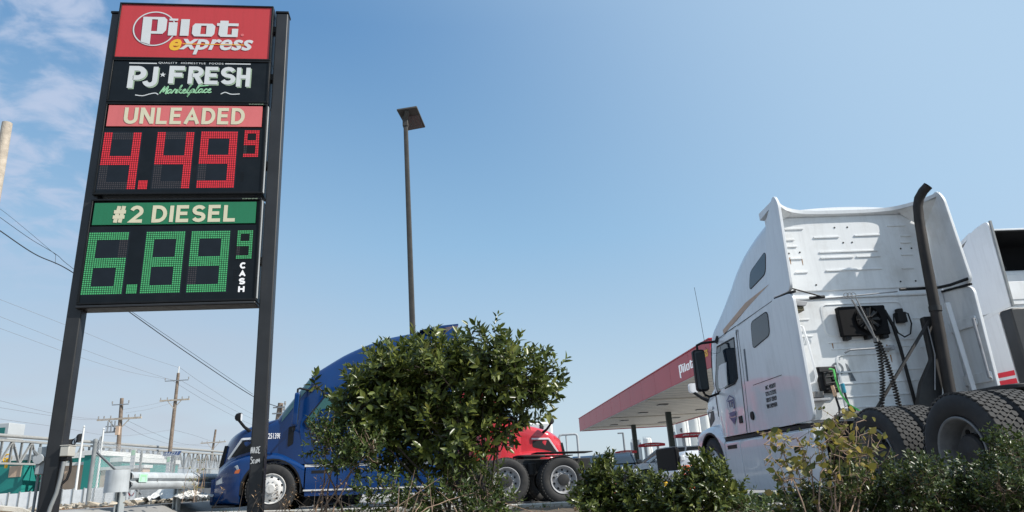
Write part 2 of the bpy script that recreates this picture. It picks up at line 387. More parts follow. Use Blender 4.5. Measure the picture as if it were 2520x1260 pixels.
# skeletons in a box 0..w by 0..1 with stroke width t (both measured to the stroke's middle line)
BL = {'U': (.62, [[(0, 1.1), (0, .32)] + arc(.31, .31, .31, .31, 180, 360) + [(.62, .32), (.62, 1.1)]]), 'N': (.64, [[(0, -.1), (0, 1.1)], [(.01, 1.06), (.63, -.06)], [(.64, -.1), (.64, 1.1)]]),
 'L': (.48, [[(0, 1.1), (0, 0), (.56, 0)]]), 'E': (.52, [[(.58, 1), (0, 1), (0, 0), (.6, 0)], [(.07, .52), (.52, .52)]]), 'A': (.74, [[(-.02, -.1), (.37, .92), (.76, -.1)], [(.16, .28), (.58, .28)]]),
 'D': (.62, [[(.1, 0), (.24, 0)] + arc(.24, .5, .38, .5, -90, 90) + [(0, 1), (0, 0), (.1, 0)]]), 'I': (.0, [[(0, -.1), (0, 1.1)]]),
 'S': (.56, [arc(.29, .75, .27, .25, 20, 270)[:-1] + arc(.29, .25, .28, .25, 90, -160)]), '2': (.54, [arc(.27, .70, .27, .30, 165, -30) + [(.02, .0), (.62, 0)]]),
 '#': (.62, [[(.12, -.1), (.26, 1.1)], [(.38, -.1), (.52, 1.1)], [(.0, .68), (.66, .68)], [(-.03, .30), (.62, .30)]]), ' ': (.22, []),
 'P': (.52, [[(0, -.1), (0, 1), (.26, 1)] + arc(.26, .74, .26, .26, 90, -90) + [(.07, .48)]]), 'J': (.44, [[(.44, 1.1), (.44, .26)] + arc(.2, .26, .24, .26, 0, -170)]), 'F': (.48, [[(.54, 1), (0, 1), (0, -.1)], [(.07, .52), (.46, .52)]]),
 'R': (.54, [[(0, -.1), (0, 1), (.27, 1)] + arc(.27, .75, .26, .25, 90, -90) + [(.07, .5)], [(.28, .5), (.56, -.1)]]), 'H': (.60, [[(0, -.1), (0, 1.1)], [(.6, -.1), (.6, 1.1)], [(.07, .52), (.53, .52)]]),
 'C': (.58, [arc(.32, .5, .32, .5, 45, 315)])}
def miter(mb, pts, hw, F, n, sx, sy, ox, oy):
    P = [Vector((ox + p[0] * sx, oy + p[1] * sy)) for p in pts]; P = [p for i, p in enumerate(P) if i == 0 or (p - P[i - 1]).length > 1e-4]; vs = []
    for i, p in enumerate(P):
        a = (p - P[i - 1]).normalized() if i else None; b = (P[i + 1] - p).normalized() if i < len(P) - 1 else None
        d = (a + b).normalized() if a and b and (a + b).length > .05 else (a or b)
        nv = Vector((-d.y, d.x)); k = hw / max(.45, nv.dot(Vector((-(a or b).y, (a or b).x))))
        vs += [F(p.x + nv.x * k, p.y + nv.y * k, n), F(p.x - nv.x * k, p.y - nv.y * k, n)]
    mb.add(vs, [(2 * i, 2 * i + 1, 2 * i + 3, 2 * i + 2) for i in range(len(P) - 1)])
def block_text(s, box, m_, parent, F, t=.2, gap=.30, lift=.004, name='lettering'):
    u0, w0, u1, w1 = box; H = w1 - w0; hw = H * t / 2; sy = H - 2 * hw
    # natural width in units of sy, plus strokes
    W_ = sum(BL[c][0] for c in s); nat = W_ * sy + sum(2 * hw if c != ' ' else 0 for c in s) + gap * H * .35 * (len(s) - 1)
    k = (u1 - u0) / nat; x = u0
    for c in s:
        w, strokes = BL[c]
        if c != ' ':
            mb = MB()
            for q, st_ in enumerate(strokes): miter(mb, [(p[0], min(max(p[1], -hw / sy), 1 + hw / sy) if abs(p[1] - .5) > .55 else p[1]) for p in st_], hw * (.5 + .5 * k), F, lift + q * .0004, sy * k, sy, x + hw * k, w0 + hw)
            mb.build(name, m_, parent, smooth=0)
        x += w * sy * k + (2 * hw * k if c != ' ' else 0) + gap * H * .35 * k

# ------------------------------------------------------------------ ground
def sstep(x, a, b):
    t = min(1, max(0, (x - a) / (b - a))); return t * t * (3 - 2 * t)
def zg(x, y):
    z = .033 * max(0, min(-x, 5.6)) * sstep(y, 60, 20)
    z = z * (1 - sstep(-x, 6.9, 7.6)) + .48 * sstep(-x, 6.9, 7.6)
    return z * sstep(y, 300, 120) 
mb = MB()
xs = [-3000, -900, -300, -120, -60, -30, -20, -15, -12, -10, -9, -8.5, -8, -7.75, -7.5, -7.25, -7, -6.75, -6.5, -6, -5.6, -5, -4, -3, -2, -1, 0, 1, 3, 6, 10, 16, 25, 45, 90, 200, 600, 3000]
ys = [-200, -60, -20, -8, -2, 2, 5, 8, 10, 11, 12, 13, 14, 15, 16, 17, 18, 20, 23, 27, 32, 40, 50, 62, 80, 100, 120, 160, 220, 300, 500, 1000, 3500]
for y in ys: mb.v += [(x, y, zg(x, y)) for x in xs]
nx = len(xs)
mb.f = [(j * nx + i, j * nx + i + 1, (j + 1) * nx + i + 1, (j + 1) * nx + i) for j in range(len(ys) - 1) for i in range(nx - 1)]
kind(mb.build('pavement', 'pave'), 'structure')

# planting bed outline (inside of the kerb), counter-clockwise from the left
BED = [(-9.0, -6), (14, -6), (14, 4.1), (6.2, 4.35), (3.4, 4.9), (2.75, 5.6), (2.45, 7.4), (2.2, 9.6), (1.9, 11.2), (1.2, 11.95), (-2, 12.1), (-5.9, 12.2), (-6.5, 11.4), (-9, 9)]
def inside(x, y):
    c = False
    for i in range(len(BED)):
        x1, y1 = BED[i - 1]; x2, y2 = BED[i]
        if (y1 > y) != (y2 > y) and x < (x2 - x1) * (y - y1) / (y2 - y1) + x1: c = not c
    return c
def edged(x, y):
    best = 9
    for i in range(len(BED)):
        a = Vector(BED[i - 1]); b = Vector(BED[i]); p = Vector((x, y)); t = max(0, min(1, (p - a).dot(b - a) / (b - a).length_squared))
        best = min(best, (p - a - (b - a) * t).length)
    return best
rs = random.Random(3)
def zbed(x, y):
    d = edged(x, y)
    return zg(x, y) + .06 + .06 * sstep(d, 0, 1.8) + .012 * math.sin(x * 5.1 + y * 3.3) + .01 * math.sin(x * 11 - y * 9)
bm = bmesh.new()
bv = [bm.verts.new((x, y, 0)) for x, y in BED]; bm.faces.new(bv)
for k in range(70):
    bmesh.ops.bisect_plane(bm, geom=bm.verts[:] + bm.edges[:] + bm.faces[:], plane_co=(-9 + k * .35, 0, 0), plane_no=(1, 0, 0))
for k in range(55):
    bmesh.ops.bisect_plane(bm, geom=bm.verts[:] + bm.edges[:] + bm.faces[:], plane_co=(0, -6 + k * .35, 0), plane_no=(0, 1, 0))
bmesh.ops.triangulate(bm, faces=[f for f in bm.faces if len(f.verts) > 4])
for v in bm.verts: v.co.z = zbed(v.co.x, v.co.y)
me = bpy.data.meshes.new('planting_bed'); bm.to_mesh(me); bm.free(); me.materials.append(M['soil'])
me.polygons.foreach_set('use_smooth', [True] * len(me.polygons))
o = bpy.data.objects.new('planting_bed', me); COL.objects.link(o); kind(o, 'structure')
# kerb
line = BED[2:]
dense = []
for i in range(len(line) - 1):
    a, b = Vector(line[i]), Vector(line[i + 1]); n = max(2, int((b - a).length / .3))
    for k in range(n): dense.append(a.lerp(b, k / n))
dense.append(Vector(line[-1]))
secs = []
for i, p in enumerate(dense):
    d = (dense[min(i + 1, len(dense) - 1)] - dense[max(0, i - 1)]).normalized(); nrm = Vector((d.y, -d.x))   # outwards
    z = zg(p.x, p.y)
    prof = [(-.02, -.1), (-.02, .125), (.0, .14), (.13, .14), (.155, .115), (.17, -.1)]
    secs.append([(p.x + nrm.x * a, p.y + nrm.y * a, z + b + rs.uniform(-.002, .002)) for a, b in prof])
kind(MB().loft(secs, True, True).build('kerb', 'conc'), 'structure')

# ------------------------------------------------------------------ price sign
YAW = R(7.6)
P0 = at(295, 18, 7.0)
sign = thing('price_sign', 'tall black two-post fuel price sign with red top panel and lit red and green prices', 'sign', (P0.x, P0.y, 0), (0, 0, YAW))
Fs = lambda u, w, n=0.: Vector((u, -n, w + .5))
ZB = .05
for u0, ln in ((-.10, 5.84), (1.875, 5.90)):
    pb = MB().box(u0, u0 + .145, .03, .165, ZB, ln + .5 - .03).build('post', 'post', sign, bevel=.014, seg=3)
    MB().box(u0 - .008, u0 + .153, .022, .173, ln + .47, ln + .5).build('cap', 'cab', pb, bevel=.004)
# shut the gap: mounting brackets hold the cabinets to the posts
for w in (2.5, 3.7, 4.9, 5.6):
    MB().box(1.846, 1.875, .05, .15, w + .5, w + .58).build('bracket', 'cab', sign)
def cabinet(w0, w1, d0=0.02, name='cabinet'):
    mb = MB()   # open-fronted case with a rim
    mb.box(0, 1.845, .016, .24, w0 + .5, w1 + .5)
    c = mb.build(name, 'cab', sign, bevel=.006)
    rim = MB()
    t = .022
    rim.box(0, 1.845, -.012, .0155, w1 + .5 - t, w1 + .5); rim.box(0, 1.845, -.012, .0155, w0 + .5, w0 + .5 + t)
    rim.box(0, t, -.012, .0155, w0 + .5 + t, w1 + .5 - t); rim.box(1.845 - t, 1.845, -.012, .0155, w0 + .5 + t, w1 + .5 - t)
    rim.build('frame', 'cab', c, bevel=.003)
    return c
def face(u0, u1, w0, w1, m_, parent, n=0., t=.012, name='panel'):
    return MB().box(u0, u1, -n, -n + t, w0 + .5, w1 + .5).build(name, m_, parent)
# --- top logo cabinet
c1 = cabinet(5.135, 5.945)
pan = face(.023, 1.822, 5.158, 5.922, 'signred', c1, name='logo_panel')
def q2(x, y):   # enlarged-view coordinates of the logo -> panel coordinates
    v = (y - 85) / 436.; xl = 810 - 62 * v; xr = 2195 - 35 * v; s = (x - xl) / (xr - xl)
    yt = 80 + 10 * s; yb = 522 - 4 * s; v = (y - yt) / (yb - yt)
    return .02 + s * 1.805, 5.905 - v * .75
disc = [(.44 + .232 * math.cos(a), 5.572 + .232 * math.sin(a)) for a in np.linspace(0, 2 * math.pi, 64, endpoint=False)]
MB().prism(disc, lambda u, w: Fs(u, w, .003), lambda u, w: Fs(u, w, -.001)).build('logo_disc', 'signdkred', pan, smooth=0)
rg = MB(); k = 72
for i in range(k):
    a, b = 2 * math.pi * i / k, 2 * math.pi * (i + 1) / k
    vs = [Fs(.44 + rr * math.cos(t), 5.572 + rr * math.sin(t), .005) for t in (a, b) for rr in (.236, .252)]
    rg.add(vs, [(0, 1, 3, 2)])
rg.build('logo_ring', 'white', pan, smooth=0)
LP = {'P': [[(1008,178),(1090,178),(1066,414),(984,392)], [(1090,178),(1200,178),(1225,200),(1140,200),(1088,198)], [(1140,200),(1225,200),(1214,290),(1130,300)], [(1078,300),(1130,300),(1214,290),(1180,322),(1076,322)]],
 'i': [[(1245,190),(1325,190),(1322,208),(1243,208)], [(1240,222),(1320,222),(1308,335),(1228,335)]],
 'l': [[(1352,193),(1432,193),(1417,335),(1337,335)]],
 'o': [[(1480,228),(1640,228),(1585,246),(1535,246)], [(1640,228),(1666,250),(1655,315),(1630,338),(1578,318),(1585,246)], [(1470,338),(1525,318),(1578,318),(1630,338)], [(1480,228),(1535,246),(1525,318),(1470,338),(1448,315),(1456,250)]],
 't': [[(1712,200),(1790,200),(1788,222),(1710,222)], [(1682,222),(1882,222),(1880,245),(1680,245)], [(1704,245),(1783,245),(1775,318),(1692,318)], [(1692,318),(1872,318),(1870,338),(1712,338)], [(1820,268),(1878,268),(1872,318),(1815,318)]]}
for ch, polys in LP.items():
    mb = MB()
    for po in polys:
        pp = [q2(*p) for p in po]
        mb.add([Fs(u, w, .008) for u, w in pp], [tuple(range(len(pp)))])
    mb.build('logo_letter', 'white', pan, smooth=0)
lettering('e', (.635, 5.262, .775, 5.428), 'yellow', pan, Fs, shear=.25, bold=.03)
lettering('xpress', (.752, 5.208, 1.622, 5.434), 'white', pan, Fs, shear=.25, bold=.022, ext=.005)
face(.79, 1.52, 5.352, 5.362, 'yellow', pan, n=.0075, t=.002, name='logo_line')
dd = MB(); dd.lathe([(0.001, 0), (.02, 0)], 14, Matrix.Translation(Fs(1.487, 5.505, .004)) @ Matrix.Rotation(R(90), 4, 'Z')); dd.build('trade_mark_dot', 'signpink', pan)
# --- market panel
c2 = cabinet(4.535, 5.13)
pan = face(.023, 1.822, 4.557, 5.108, 'dkface', c2, name='logo_panel')
face(.20, .515, 5.066, 5.080, 'white', pan, n=.003, t=.004, name='logo_line'); face(1.31, 1.61, 5.076, 5.09, 'white', pan, n=.003, t=.004, name='logo_line')
lettering('QUALITY  HOMESTYLE  FOODS', (.535, 5.066, 1.29, 5.098), 'white', pan, Fs, bold=.01, spacing=1.25)
GL = [('P', .208, .415, 4.72, 5.03), ('J', .385, .545, 4.745, 5.03), ('F', .665, .865, 4.79, 5.035), ('R', .89, 1.07, 4.79, 5.035), ('E', 1.085, 1.25, 4.79, 5.035), ('S', 1.265, 1.445, 4.79, 5.035), ('H', 1.46, 1.615, 4.755, 5.035)]
for ch, a, b, c, d in GL:
    block_text(ch, (a + .014, c - .014, b + .014, d - .014), 'mintdk', pan, Fs, t=.2, lift=.002, name='letter_edge')
    block_text(ch, (a, c, b, d), 'white', pan, Fs, t=.2, lift=.005)
st = [(.60 + (.036 if i % 2 == 0 else .015) * math.sin(i * math.pi / 5), 4.915 + (.036 if i % 2 == 0 else .015) * math.cos(i * math.pi / 5)) for i in range(10)]
MB().prism(st, lambda u, w: Fs(u, w, .004), lambda u, w: Fs(u, w, -.001)).build('logo_star', 'white', pan, smooth=0)
SC = {'M': [(0,0),(.28,1.05),(.30,.2),(.62,1.08),(.60,.05),(.72,.02)], 'a': [(.45,.5),(.2,.55),(.05,.2),(.2,0),(.4,.3),(.45,.5),(.42,.1),(.6,.05)], 'r': [(0,.05),(.14,.5),(.2,.62),(.28,.5),(.42,.52),(.34,.1),(.5,.03)],
 'k': [(0,.05),(.3,1.1),(.22,1.05),(.1,0),(.2,.4),(.42,.58),(.2,.3),(.42,.02),(.55,.05)], 'e': [(0,.1),(.3,.4),(.25,.58),(.1,.4),(.1,.08),(.3,0),(.48,.12)], 't': [(0,.1),(.3,1.2),(.2,.9),(.12,.1),(.25,0),(.42,.12)],
 'p': [(.0,.2),(.2,.55),(-.08,-.6),(.15,.45),(.38,.5),(.36,.12),(.16,.05),(.52,.08)], 'l': [(0,.1),(.32,1.05),(.22,1.05),(.1,.1),(.24,0),(.38,.1)], 'c': [(.36,.45),(.2,.55),(.05,.2),(.2,0),(.42,.12)]}
mb = MB(); x = 0
for ch in 'Marketplace':
    g = SC[ch]; stroke(mb, [(.588 + (x + p[0] + .18 * p[1]) * .112, 4.655 + (x * .004) + p[1] * .092) for p in g], .0075, Fs, .004 + .0003 * len(mb.v) / 100); x += max(p[0] for p in g) - .04
mb.build('script_lettering', 'mint', pan, smooth=0)
mb = MB(); stroke(mb, [(1.02, 4.760), (1.14, 4.772)], .007, Fs, .0065); mb.build('script_lettering', 'mint', pan, smooth=0)
mb = MB(); stroke(mb, [(.315, 4.632), (.40, 4.622), (.48, 4.648), (.54, 4.660), (.575, 4.64)], .006, Fs, .004); stroke(mb, [(1.29, 4.655), (1.34, 4.68), (1.41, 4.655), (1.51, 4.660)], .006, Fs, .004)
mb.build('logo_line', 'white', pan, smooth=0)
# --- price cabinets
def seg_digit(u0, u1, w0, w1, ch, mon, parent, cols=18, rows=31, th=4, moff='ledoff'):
    S_ = {'0': 'abcdef', '4': 'fgbc', '6': 'acdefg', '8': 'abcdefg', '9': 'abcdfg'}[ch]
    on, off, dim = MB(), MB(), MB(); cw = (u1 - u0) / cols; rh = (w1 - w0) / rows; mid = rows // 2
    for j in range(rows):
        for i in range(cols):
            sg = set()
            if j >= rows - th: sg.add('a')
            if j < th: sg.add('d')
            if abs(j - mid) <= th // 2: sg.add('g')
            if i < th: sg.add('f' if j >= mid else 'e')
            if i >= cols - th: sg.add('b' if j >= mid else 'c')
            if not sg: continue
            # a corner belongs to the vertical stroke when the horizontal one is dark
            lit = any(q in S_ for q in sg)
            t = (dim if rnd.random() < .07 else on) if lit else off
            x = u0 + (i + .5) * cw; z = w0 + (j + .5) * rh; a = cw * (.36 if lit else .3); b = rh * (.36 if lit else .3); n = .004 if lit else .002
            t.add([Fs(x - a, z - b, n), Fs(x + a, z - b, n), Fs(x + a, z + b, n), Fs(x - a, z + b, n)], [(0, 1, 2, 3)])
    d = on.build('price_digit', mon, parent, smooth=0)
    if off.v: off.build('unlit_segment', moff, d, smooth=0)
    if dim.v: dim.build('dim_diode', mon + '2', d, smooth=0)
    if cols > 10: face(u0 - .012, u1 + .012, w0 - .012, w1 + .012, 'module', parent, n=.0008, t=.0016, name='digit_module')
    # dark inner windows of the digit module
    return d
def dot(u0, u1, w0, w1, mon, parent, n=6):
    mb = MB()
    for i in range(n):
        for j in range(n):
            x = u0 + (i + .5) * (u1 - u0) / n; z = w0 + (j + .5) * (w1 - w0) / n; a = (u1 - u0) / n * .38; b = (w1 - w0) / n * .38
            mb.add([Fs(x - a, z - b, .004), Fs(x + a, z - b, .004), Fs(x + a, z + b, .004), Fs(x - a, z + b, .004)], [(0, 1, 2, 3)])
    mb.build('decimal_point', mon, parent, smooth=0)
def price_cab(w0, w1, plate, pm, txt, tb, digits, small, dotb, mon, seam):
    c = cabinet(w0, w1)
    pan = face(.042, 1.786, *plate, pm, c, n=.004, t=.014, name='grade_panel')
    block_text(txt, tb, 'cream', pan, lambda u, w, n=0.: Fs(u, w, n + .004), t=.19)
    fc = face(.024, 1.82, w0 + .024, plate[0] - .02, 'dkface', c, n=0, t=.012, name='display_face')
    for ch, a, b, z0, z1 in digits: seg_digit(a, b, z0, z1, ch, mon, fc)
    a, b, z0, z1 = small
    face(a - .012, b + .012, z0 - .012, z1 + .012, 'cab', fc, n=.0012, t=.002, name='digit_module')
    seg_digit(a, b, z0, z1, '9', mon, fc, 9, 16, 2)
    dot(*dotb, mon, fc)
    mb = MB()
    for i in range(6): mb.box(1.59, 1.625, -.0015, .0, seam + .5 + i * .022, seam + .5 + i * .022 + .008)
    mb.build('vent_louvre', 'cab', fc)
    lettering('SUNSHINE', (1.63, w1 - .017, 1.80, w1 - .006), 'mintdk', c, lambda u, w, n=0.: Fs(u, w, n + .012), ext=.002)
    return c, fc
c3, f3 = price_cab(3.34, 4.525, (4.212, 4.49), 'signpink', 'UNLEADED', (.225, 4.240, 1.59, 4.462), [('4', .035, .445, 3.405, 4.13), ('4', .62, 1.032, 3.412, 4.137), ('9', 1.108, 1.524, 3.416, 4.147)], (1.60, 1.772, 3.81, 4.165), (.473, .573, 3.405, 3.515), 'ledr', 3.5)
c4, f4 = price_cab(2.06, 3.285, (2.975, 3.238), 'signgreen', '#2 DIESEL', (.235, 2.995, 1.57, 3.2), [('6', .028, .444, 2.17, 2.886), ('8', .627, 1.04, 2.17, 2.886), ('9', 1.106, 1.524, 2.168, 2.886)], (1.603, 1.773, 2.545, 2.888), (.485, .595, 2.172, 2.276), 'ledg', 2.3)
for i, ch in enumerate('CASH'): block_text(ch, (1.650, 2.432 - i * .0915, 1.722, 2.502 - i * .0915), 'white2', f4, Fs, t=.22)
MB().box(.0, 1.845, -.02, .2, 2.018 + .5, 2.052 + .5).build('bottom_rail', 'post', sign, bevel=.01)
for w0, w1 in ((3.36, 4.5), (2.09, 3.26)):
    MB().box(1.8465, 1.853, .01, .05, w0 + .5, w1 + .5).build('side_trim', 'galv', sign)
# scrawl on the right post
mb = MB(); Fp = lambda u, w, n=0.: Vector((1.879 + u, .03 - n, w + .5))
sc = lambda *p: [(.006 + a * .018, .435 + b * .06) for a, b in p]
for g in ([(0,0),(.1,1),(.8,.1),(.9,1.05)], [(1.3,0),(1.8,1),(2.3,.0)], [(1.5,.4),(2.2,.45)], [(2.7,.9),(3.5,.95),(2.8,.1),(3.6,.15)], [(5.0,1.05),(4.2,1),(4.1,.5),(4.7,.55)], [(4.1,.5),(4.1,0),(5.1,.05)]):
    stroke(mb, sc(*g), .0042, Fp, .003)
for g in ([(1.1,-.75),(.3,-.6),(.3,-1.0),(1.0,-1.2),(.9,-1.6),(0,-1.7)], [(2.2,-1.1),(1.6,-1.1),(1.5,-1.6),(2.2,-1.6)], [(2.6,-1.1),(2.7,-1.6),(3.3,-1.55),(3.4,-1.0)], [(3.7,-1.6),(3.9,-1.0),(4.4,-1.4),(4.8,-.9),(5.1,-1.6)]):
    stroke(mb, sc(*g), .0036, Fp, .003)
mb.build('painted_scrawl', 'scrawl', sign, smooth=0)
# enclosures and conduit
bx = thing('junction_box', 'weathered beige junction box with curved grey conduit clamped to the near sign post', 'electrical box', (P0.x, P0.y, 0), (0, 0, YAW))
Tb = lambda u, w, y=0.: Vector((u, y, w + .5))
MB().box(.055, .14, -.02, .12, .50 + .5, .60 + .5).build('case', 'elecw', bx, bevel=.008)
MB().box(.05, .145, -.026, .126, .60 + .5, .61 + .5).build('lid', 'elecw', bx, bevel=.004)
MB().box(.06, .13, .0, .09, .46 + .5, .50 + .5).build('gland_block', 'blk', bx, bevel=.006)
MB().tube([Tb(.10, .45, .0), Tb(.095, .3, -.01), Tb(.08, .15, -.02), Tb(.05, .03, -.03), Tb(.02, -.15, -.03), Tb(.01, -.35, -.03)], .018, 10).build('conduit', 'galvd', bx)
MB().tube([Tb(.15, .47, .03), Tb(.155, .36, .03), Tb(.14, .28, .02), Tb(.10, .23, .0)], .013, 8).build('flexible_conduit', 'blk', bx)
_z = 0
eb = thing('electrical_cabinet', 'tall blue-grey electrical cabinet with octagonal cover fixed behind the left sign post', 'electrical box', (P0.x, P0.y, 0), (0, 0, YAW))
MB().box(-.195, -.08, .06, .17, .34 + .5, .61 + .5).build('case', 'elec', eb, bevel=.01)
oc = MB().lathe([(.001, 0), (.05, 0), (.05, .03), (.001, .03)], 8, Matrix.Translation(Tb(-.16, .49, .055)) @ Matrix.Rotation(R(-90), 4, 'Z') @ Matrix.Rotation(R(22), 4, 'X'))
oc.build('octagonal_cover', 'galv', eb, smooth=20)
MB().bar(Tb(-.165, .53, .03), Tb(-.215, .58, .03), .018).build('cover_lever', 'galvd', eb)
MB().tube([Tb(-.17, .34, .1), Tb(-.17, -.3, .1)], .014, 8).build('conduit', 'galvd', eb)
mb = MB(); mb.tube([Tb(-.13, .34, .1), Tb(-.13, -.3, .1)], .010, 8); mb.build('conduit', 'galvd', eb)

# ------------------------------------------------------------------ trucks
def ip(y, tab):
    return float(np.interp(y, [t[0] for t in tab], [t[1] for t in tab]))
def smooth_tab(tab, n=60, it=3):
    ys = np.linspace(tab[0][0], tab[-1][0], n); zs = np.interp(ys, [t[0] for t in tab], [t[1] for t in tab])
    for _ in range(it): zs[1:-1] = (zs[:-2] + 2 * zs[1:-1] + zs[2:]) / 4
    return list(zip(ys, zs))
SLEEP = smooth_tab([(.2, 3.93), (.6, 3.93), (1.1, 3.86), (1.6, 3.74), (2.1, 3.55), (2.6, 3.28), (3.0, 2.98), (3.25, 2.78), (3.45, 2.55), (3.7, 2.27), (3.98, 1.98)])
DAY = smooth_tab([(1.9, 2.86), (2.3, 2.9), (2.7, 2.9), (3.0, 2.84), (3.25, 2.70), (3.45, 2.50), (3.7, 2.25), (3.98, 1.98)])
HOOD = smooth_tab([(3.85, 2.01), (4.1, 1.95), (4.4, 1.87), (4.73, 1.76), (4.95, 1.66), (5.08, 1.55), (5.17, 1.38), (5.22, 1.15), (5.24, .95)], 50, 1)
def half_w(y):                                    # plan shape of the cab sides
    t = max(0, (y - 2.95) / 1.03); return 1.2 - .24 * t * t
def lean(y, z, top=3.9):
    w = half_w(y)
    if z > 2.62:
        k = (z - 2.62) / 1.28; w -= .13 * k
        t = max(0, (y - 1.2) / 1.8); w -= .16 * t * t * min(1, k * 2.2)
    return w
def cab_section(y, tab, zb=1.0):
    zt = ip(y, tab); rc = min(.26, (zt - zb) * .3); pts = []
    for k in range(9):
        z = zb + (zt - rc - zb) * k / 8; pts.append((lean(y, z), z))
    w1 = lean(y, zt - rc)
    for k in range(1, 7):
        a = R(90 * k / 6); pts.append((w1 - rc + rc * math.cos(a), zt - rc + rc * math.sin(a)))
    wi = w1 - rc
    for k in range(1, 7):
        x = wi * (1 - k / 6); pts.append((x, zt + .05 * (1 - (x / wi) ** 2)))
    L_ = [(x, y, z) for x, z in pts]; return L_ + [(-x, y, z) for x, z in pts[-2::-1]]

TYRE = [(.30, -.10), (.33, -.128), (.40, -.140), (.455, -.136), (.492, -.118), (.503, -.10), (.503, .10), (.492, .118), (.455, .136), (.40, .140), (.33, .128), (.30, .10)]
def multi(name, parts):
    me = bpy.data.meshes.new(name); v = []; f = []; idx = []
    for k, (mb, mt) in enumerate(parts):
        o = len(v); v += mb.v; f += [tuple(i + o for i in q) for q in mb.f]; idx += [k] * len(mb.f); me.materials.append(M[mt])
    me.from_pydata(v, [], f); me.polygons.foreach_set('material_index', idx)
    bm = bmesh.new(); bm.from_mesh(me); bmesh.ops.recalc_face_normals(bm, faces=bm.faces); bm.to_mesh(me); bm.free()
    me.polygons.foreach_set('use_smooth', [True] * len(me.polygons)); me.set_sharp_from_angle(angle=R(35))
    return me
def lathe_mesh(name, prof, m_, n=48, closed=False):
    mb = MB().lathe(prof, n, closed=closed); o = mb.build(name, m_); me = o.data; bpy.data.objects.remove(o); return me
def tread_mesh():
    mb = MB(); n = 46
    for row, (x0, hw, hl) in enumerate(((-.098, .022, .85), (-.049, .022, .80), (0, .022, .80), (.049, .022, .80), (.098, .022, .85))):
        for i in range(n):
            a = 2 * math.pi * (i + (.5 if row % 2 else 0)) / n; da = math.pi / n * hl
            hexp = [(-hw, -da * .55), (0, -da), (hw, -da * .55), (hw, da * .55), (0, da), (-hw, da * .55)]
            mb.prism(hexp, lambda p, q: Vector((x0 + p, .516 * math.cos(a + q), .516 * math.sin(a + q))), lambda p, q: Vector((x0 + p, .500 * math.cos(a + q), .500 * math.sin(a + q))))
    o = mb.build('tread', 'tread', smooth=0); me = o.data; bpy.data.objects.remove(o); return me
TREAD = tread_mesh()
TY = lathe_mesh('tyre', TYRE, 'rub', 56)
# outer side is +x
def rim_mesh(prof, m_, holes, nuts, nutm='rim', extra=()):
    hm = MB(); nm = MB()
    for r, x, rad, n in (holes,):
        for i in range(n):
            a = 2 * math.pi * i / n; hm.lathe([(.0001, .004), (rad, .004), (rad, -.02)], 12, Matrix.Translation((x, r * math.cos(a), r * math.sin(a))))
    for r, x, rad, n in (nuts,):
        for i in range(n):
            a = 2 * math.pi * (i + .5) / n; nm.lathe([(.0001, .026), (rad, .02), (rad, -.02)], 8, Matrix.Translation((x, r * math.cos(a), r * math.sin(a))))
    return multi('rim', [(MB().lathe(prof, 48), m_), (hm, 'blk'), (nm, nutm), *extra])
RIMF = rim_mesh([(.300, .10), (.306, .128), (.296, .134), (.285, .125), (.275, .10), (.262, .095), (.20, .135), (.175, .15), (.11, .152), (.105, .19), (.085, .205), (.0001, .207)], 'alu', (.225, .122, .026, 10), (.142, .152, .014, 10))
RIMR = rim_mesh([(.300, .10), (.306, .128), (.297, .134), (.284, .126), (.268, .085), (.262, .0), (.255, -.055), (.235, -.075), (.175, -.07), (.17, -.062), (.12, -.062), (.0001, -.06)], 'rimd', (.212, -.068, .028, 10), (.158, -.058, .014, 10), 'blkm',
    [(MB().lathe([(.150, -.06), (.150, .035), (.135, .056), (.09, .06), (.0001, .076)], 24), 'blkm')])
RIMB = rim_mesh([(.300, .10), (.306, .128), (.297, .134), (.284, .126), (.268, .095), (.255, .05), (.24, .03), (.18, .055), (.17, .062), (.14, .064), (.0001, .07)], 'rim', (.212, .046, .024, 10), (.156, .066, .014, 10), 'rim')
HUBB = lathe_mesh('hub', [(.125, .06), (.125, .142), (.10, .15), (.0001, .15)], 'blkm', 24)
def link(name, me, parent, T=None):
    o = bpy.data.objects.new(name, me); COL.objects.link(o); o.parent = parent
    if T is not None: o.matrix_local = T
    return o
def wheel(root, x, y, kind_, z=.515, spin=0., outer=True):
    w = link('tyre', TY, root, Matrix.Translation((x, y, z)) @ Matrix.Rotation(0 if x > 0 else math.pi, 4, 'Z') @ Matrix.Rotation(spin, 4, 'X'))
    link('tread', TREAD, w)
    if kind_ == 'front': link('rim', RIMF, w)
    elif kind_ == 'rear': link('rim', RIMR, w)
    elif kind_ == 'blackhub': link('rim', RIMB, w); link('hub', HUBB, w)
    else: link('rim', RIMR, w)
    return w

def plate(root, name, m_, poly, sx, off, th=.02, r=.05, parent=None, zoff=0.0, wf=lean, n=5, bevel=0):
    """flat plate on the cab side (sx = -1 left, +1 right), outline in (y, z)"""
    pp = rpoly(poly, r, n) if r else poly
    f0 = lambda y, z: (sx * (wf(y, z) + off), y, z); f1 = lambda y, z: (sx * (wf(y, z) + off - th), y, z)
    return MB().prism(pp, f0, f1).build(name, m_, parent or root, smooth=30, bevel=bevel)
def seamline(root, pts, sx, off=.0035, w=.007, name='panel_gap', wf=lean, m_='blk', parent=None):
    mb = MB()
    for (y0, z0), (y1, z1) in zip(pts[:-1], pts[1:]):
        mb.bar((sx * (wf(y0, z0) + off - .003), y0, z0), (sx * (wf(y1, z1) + off - .003), y1, z1), w, .006, up=(sx, 0, 0))
    return mb.build(name, m_, parent or root, smooth=0)

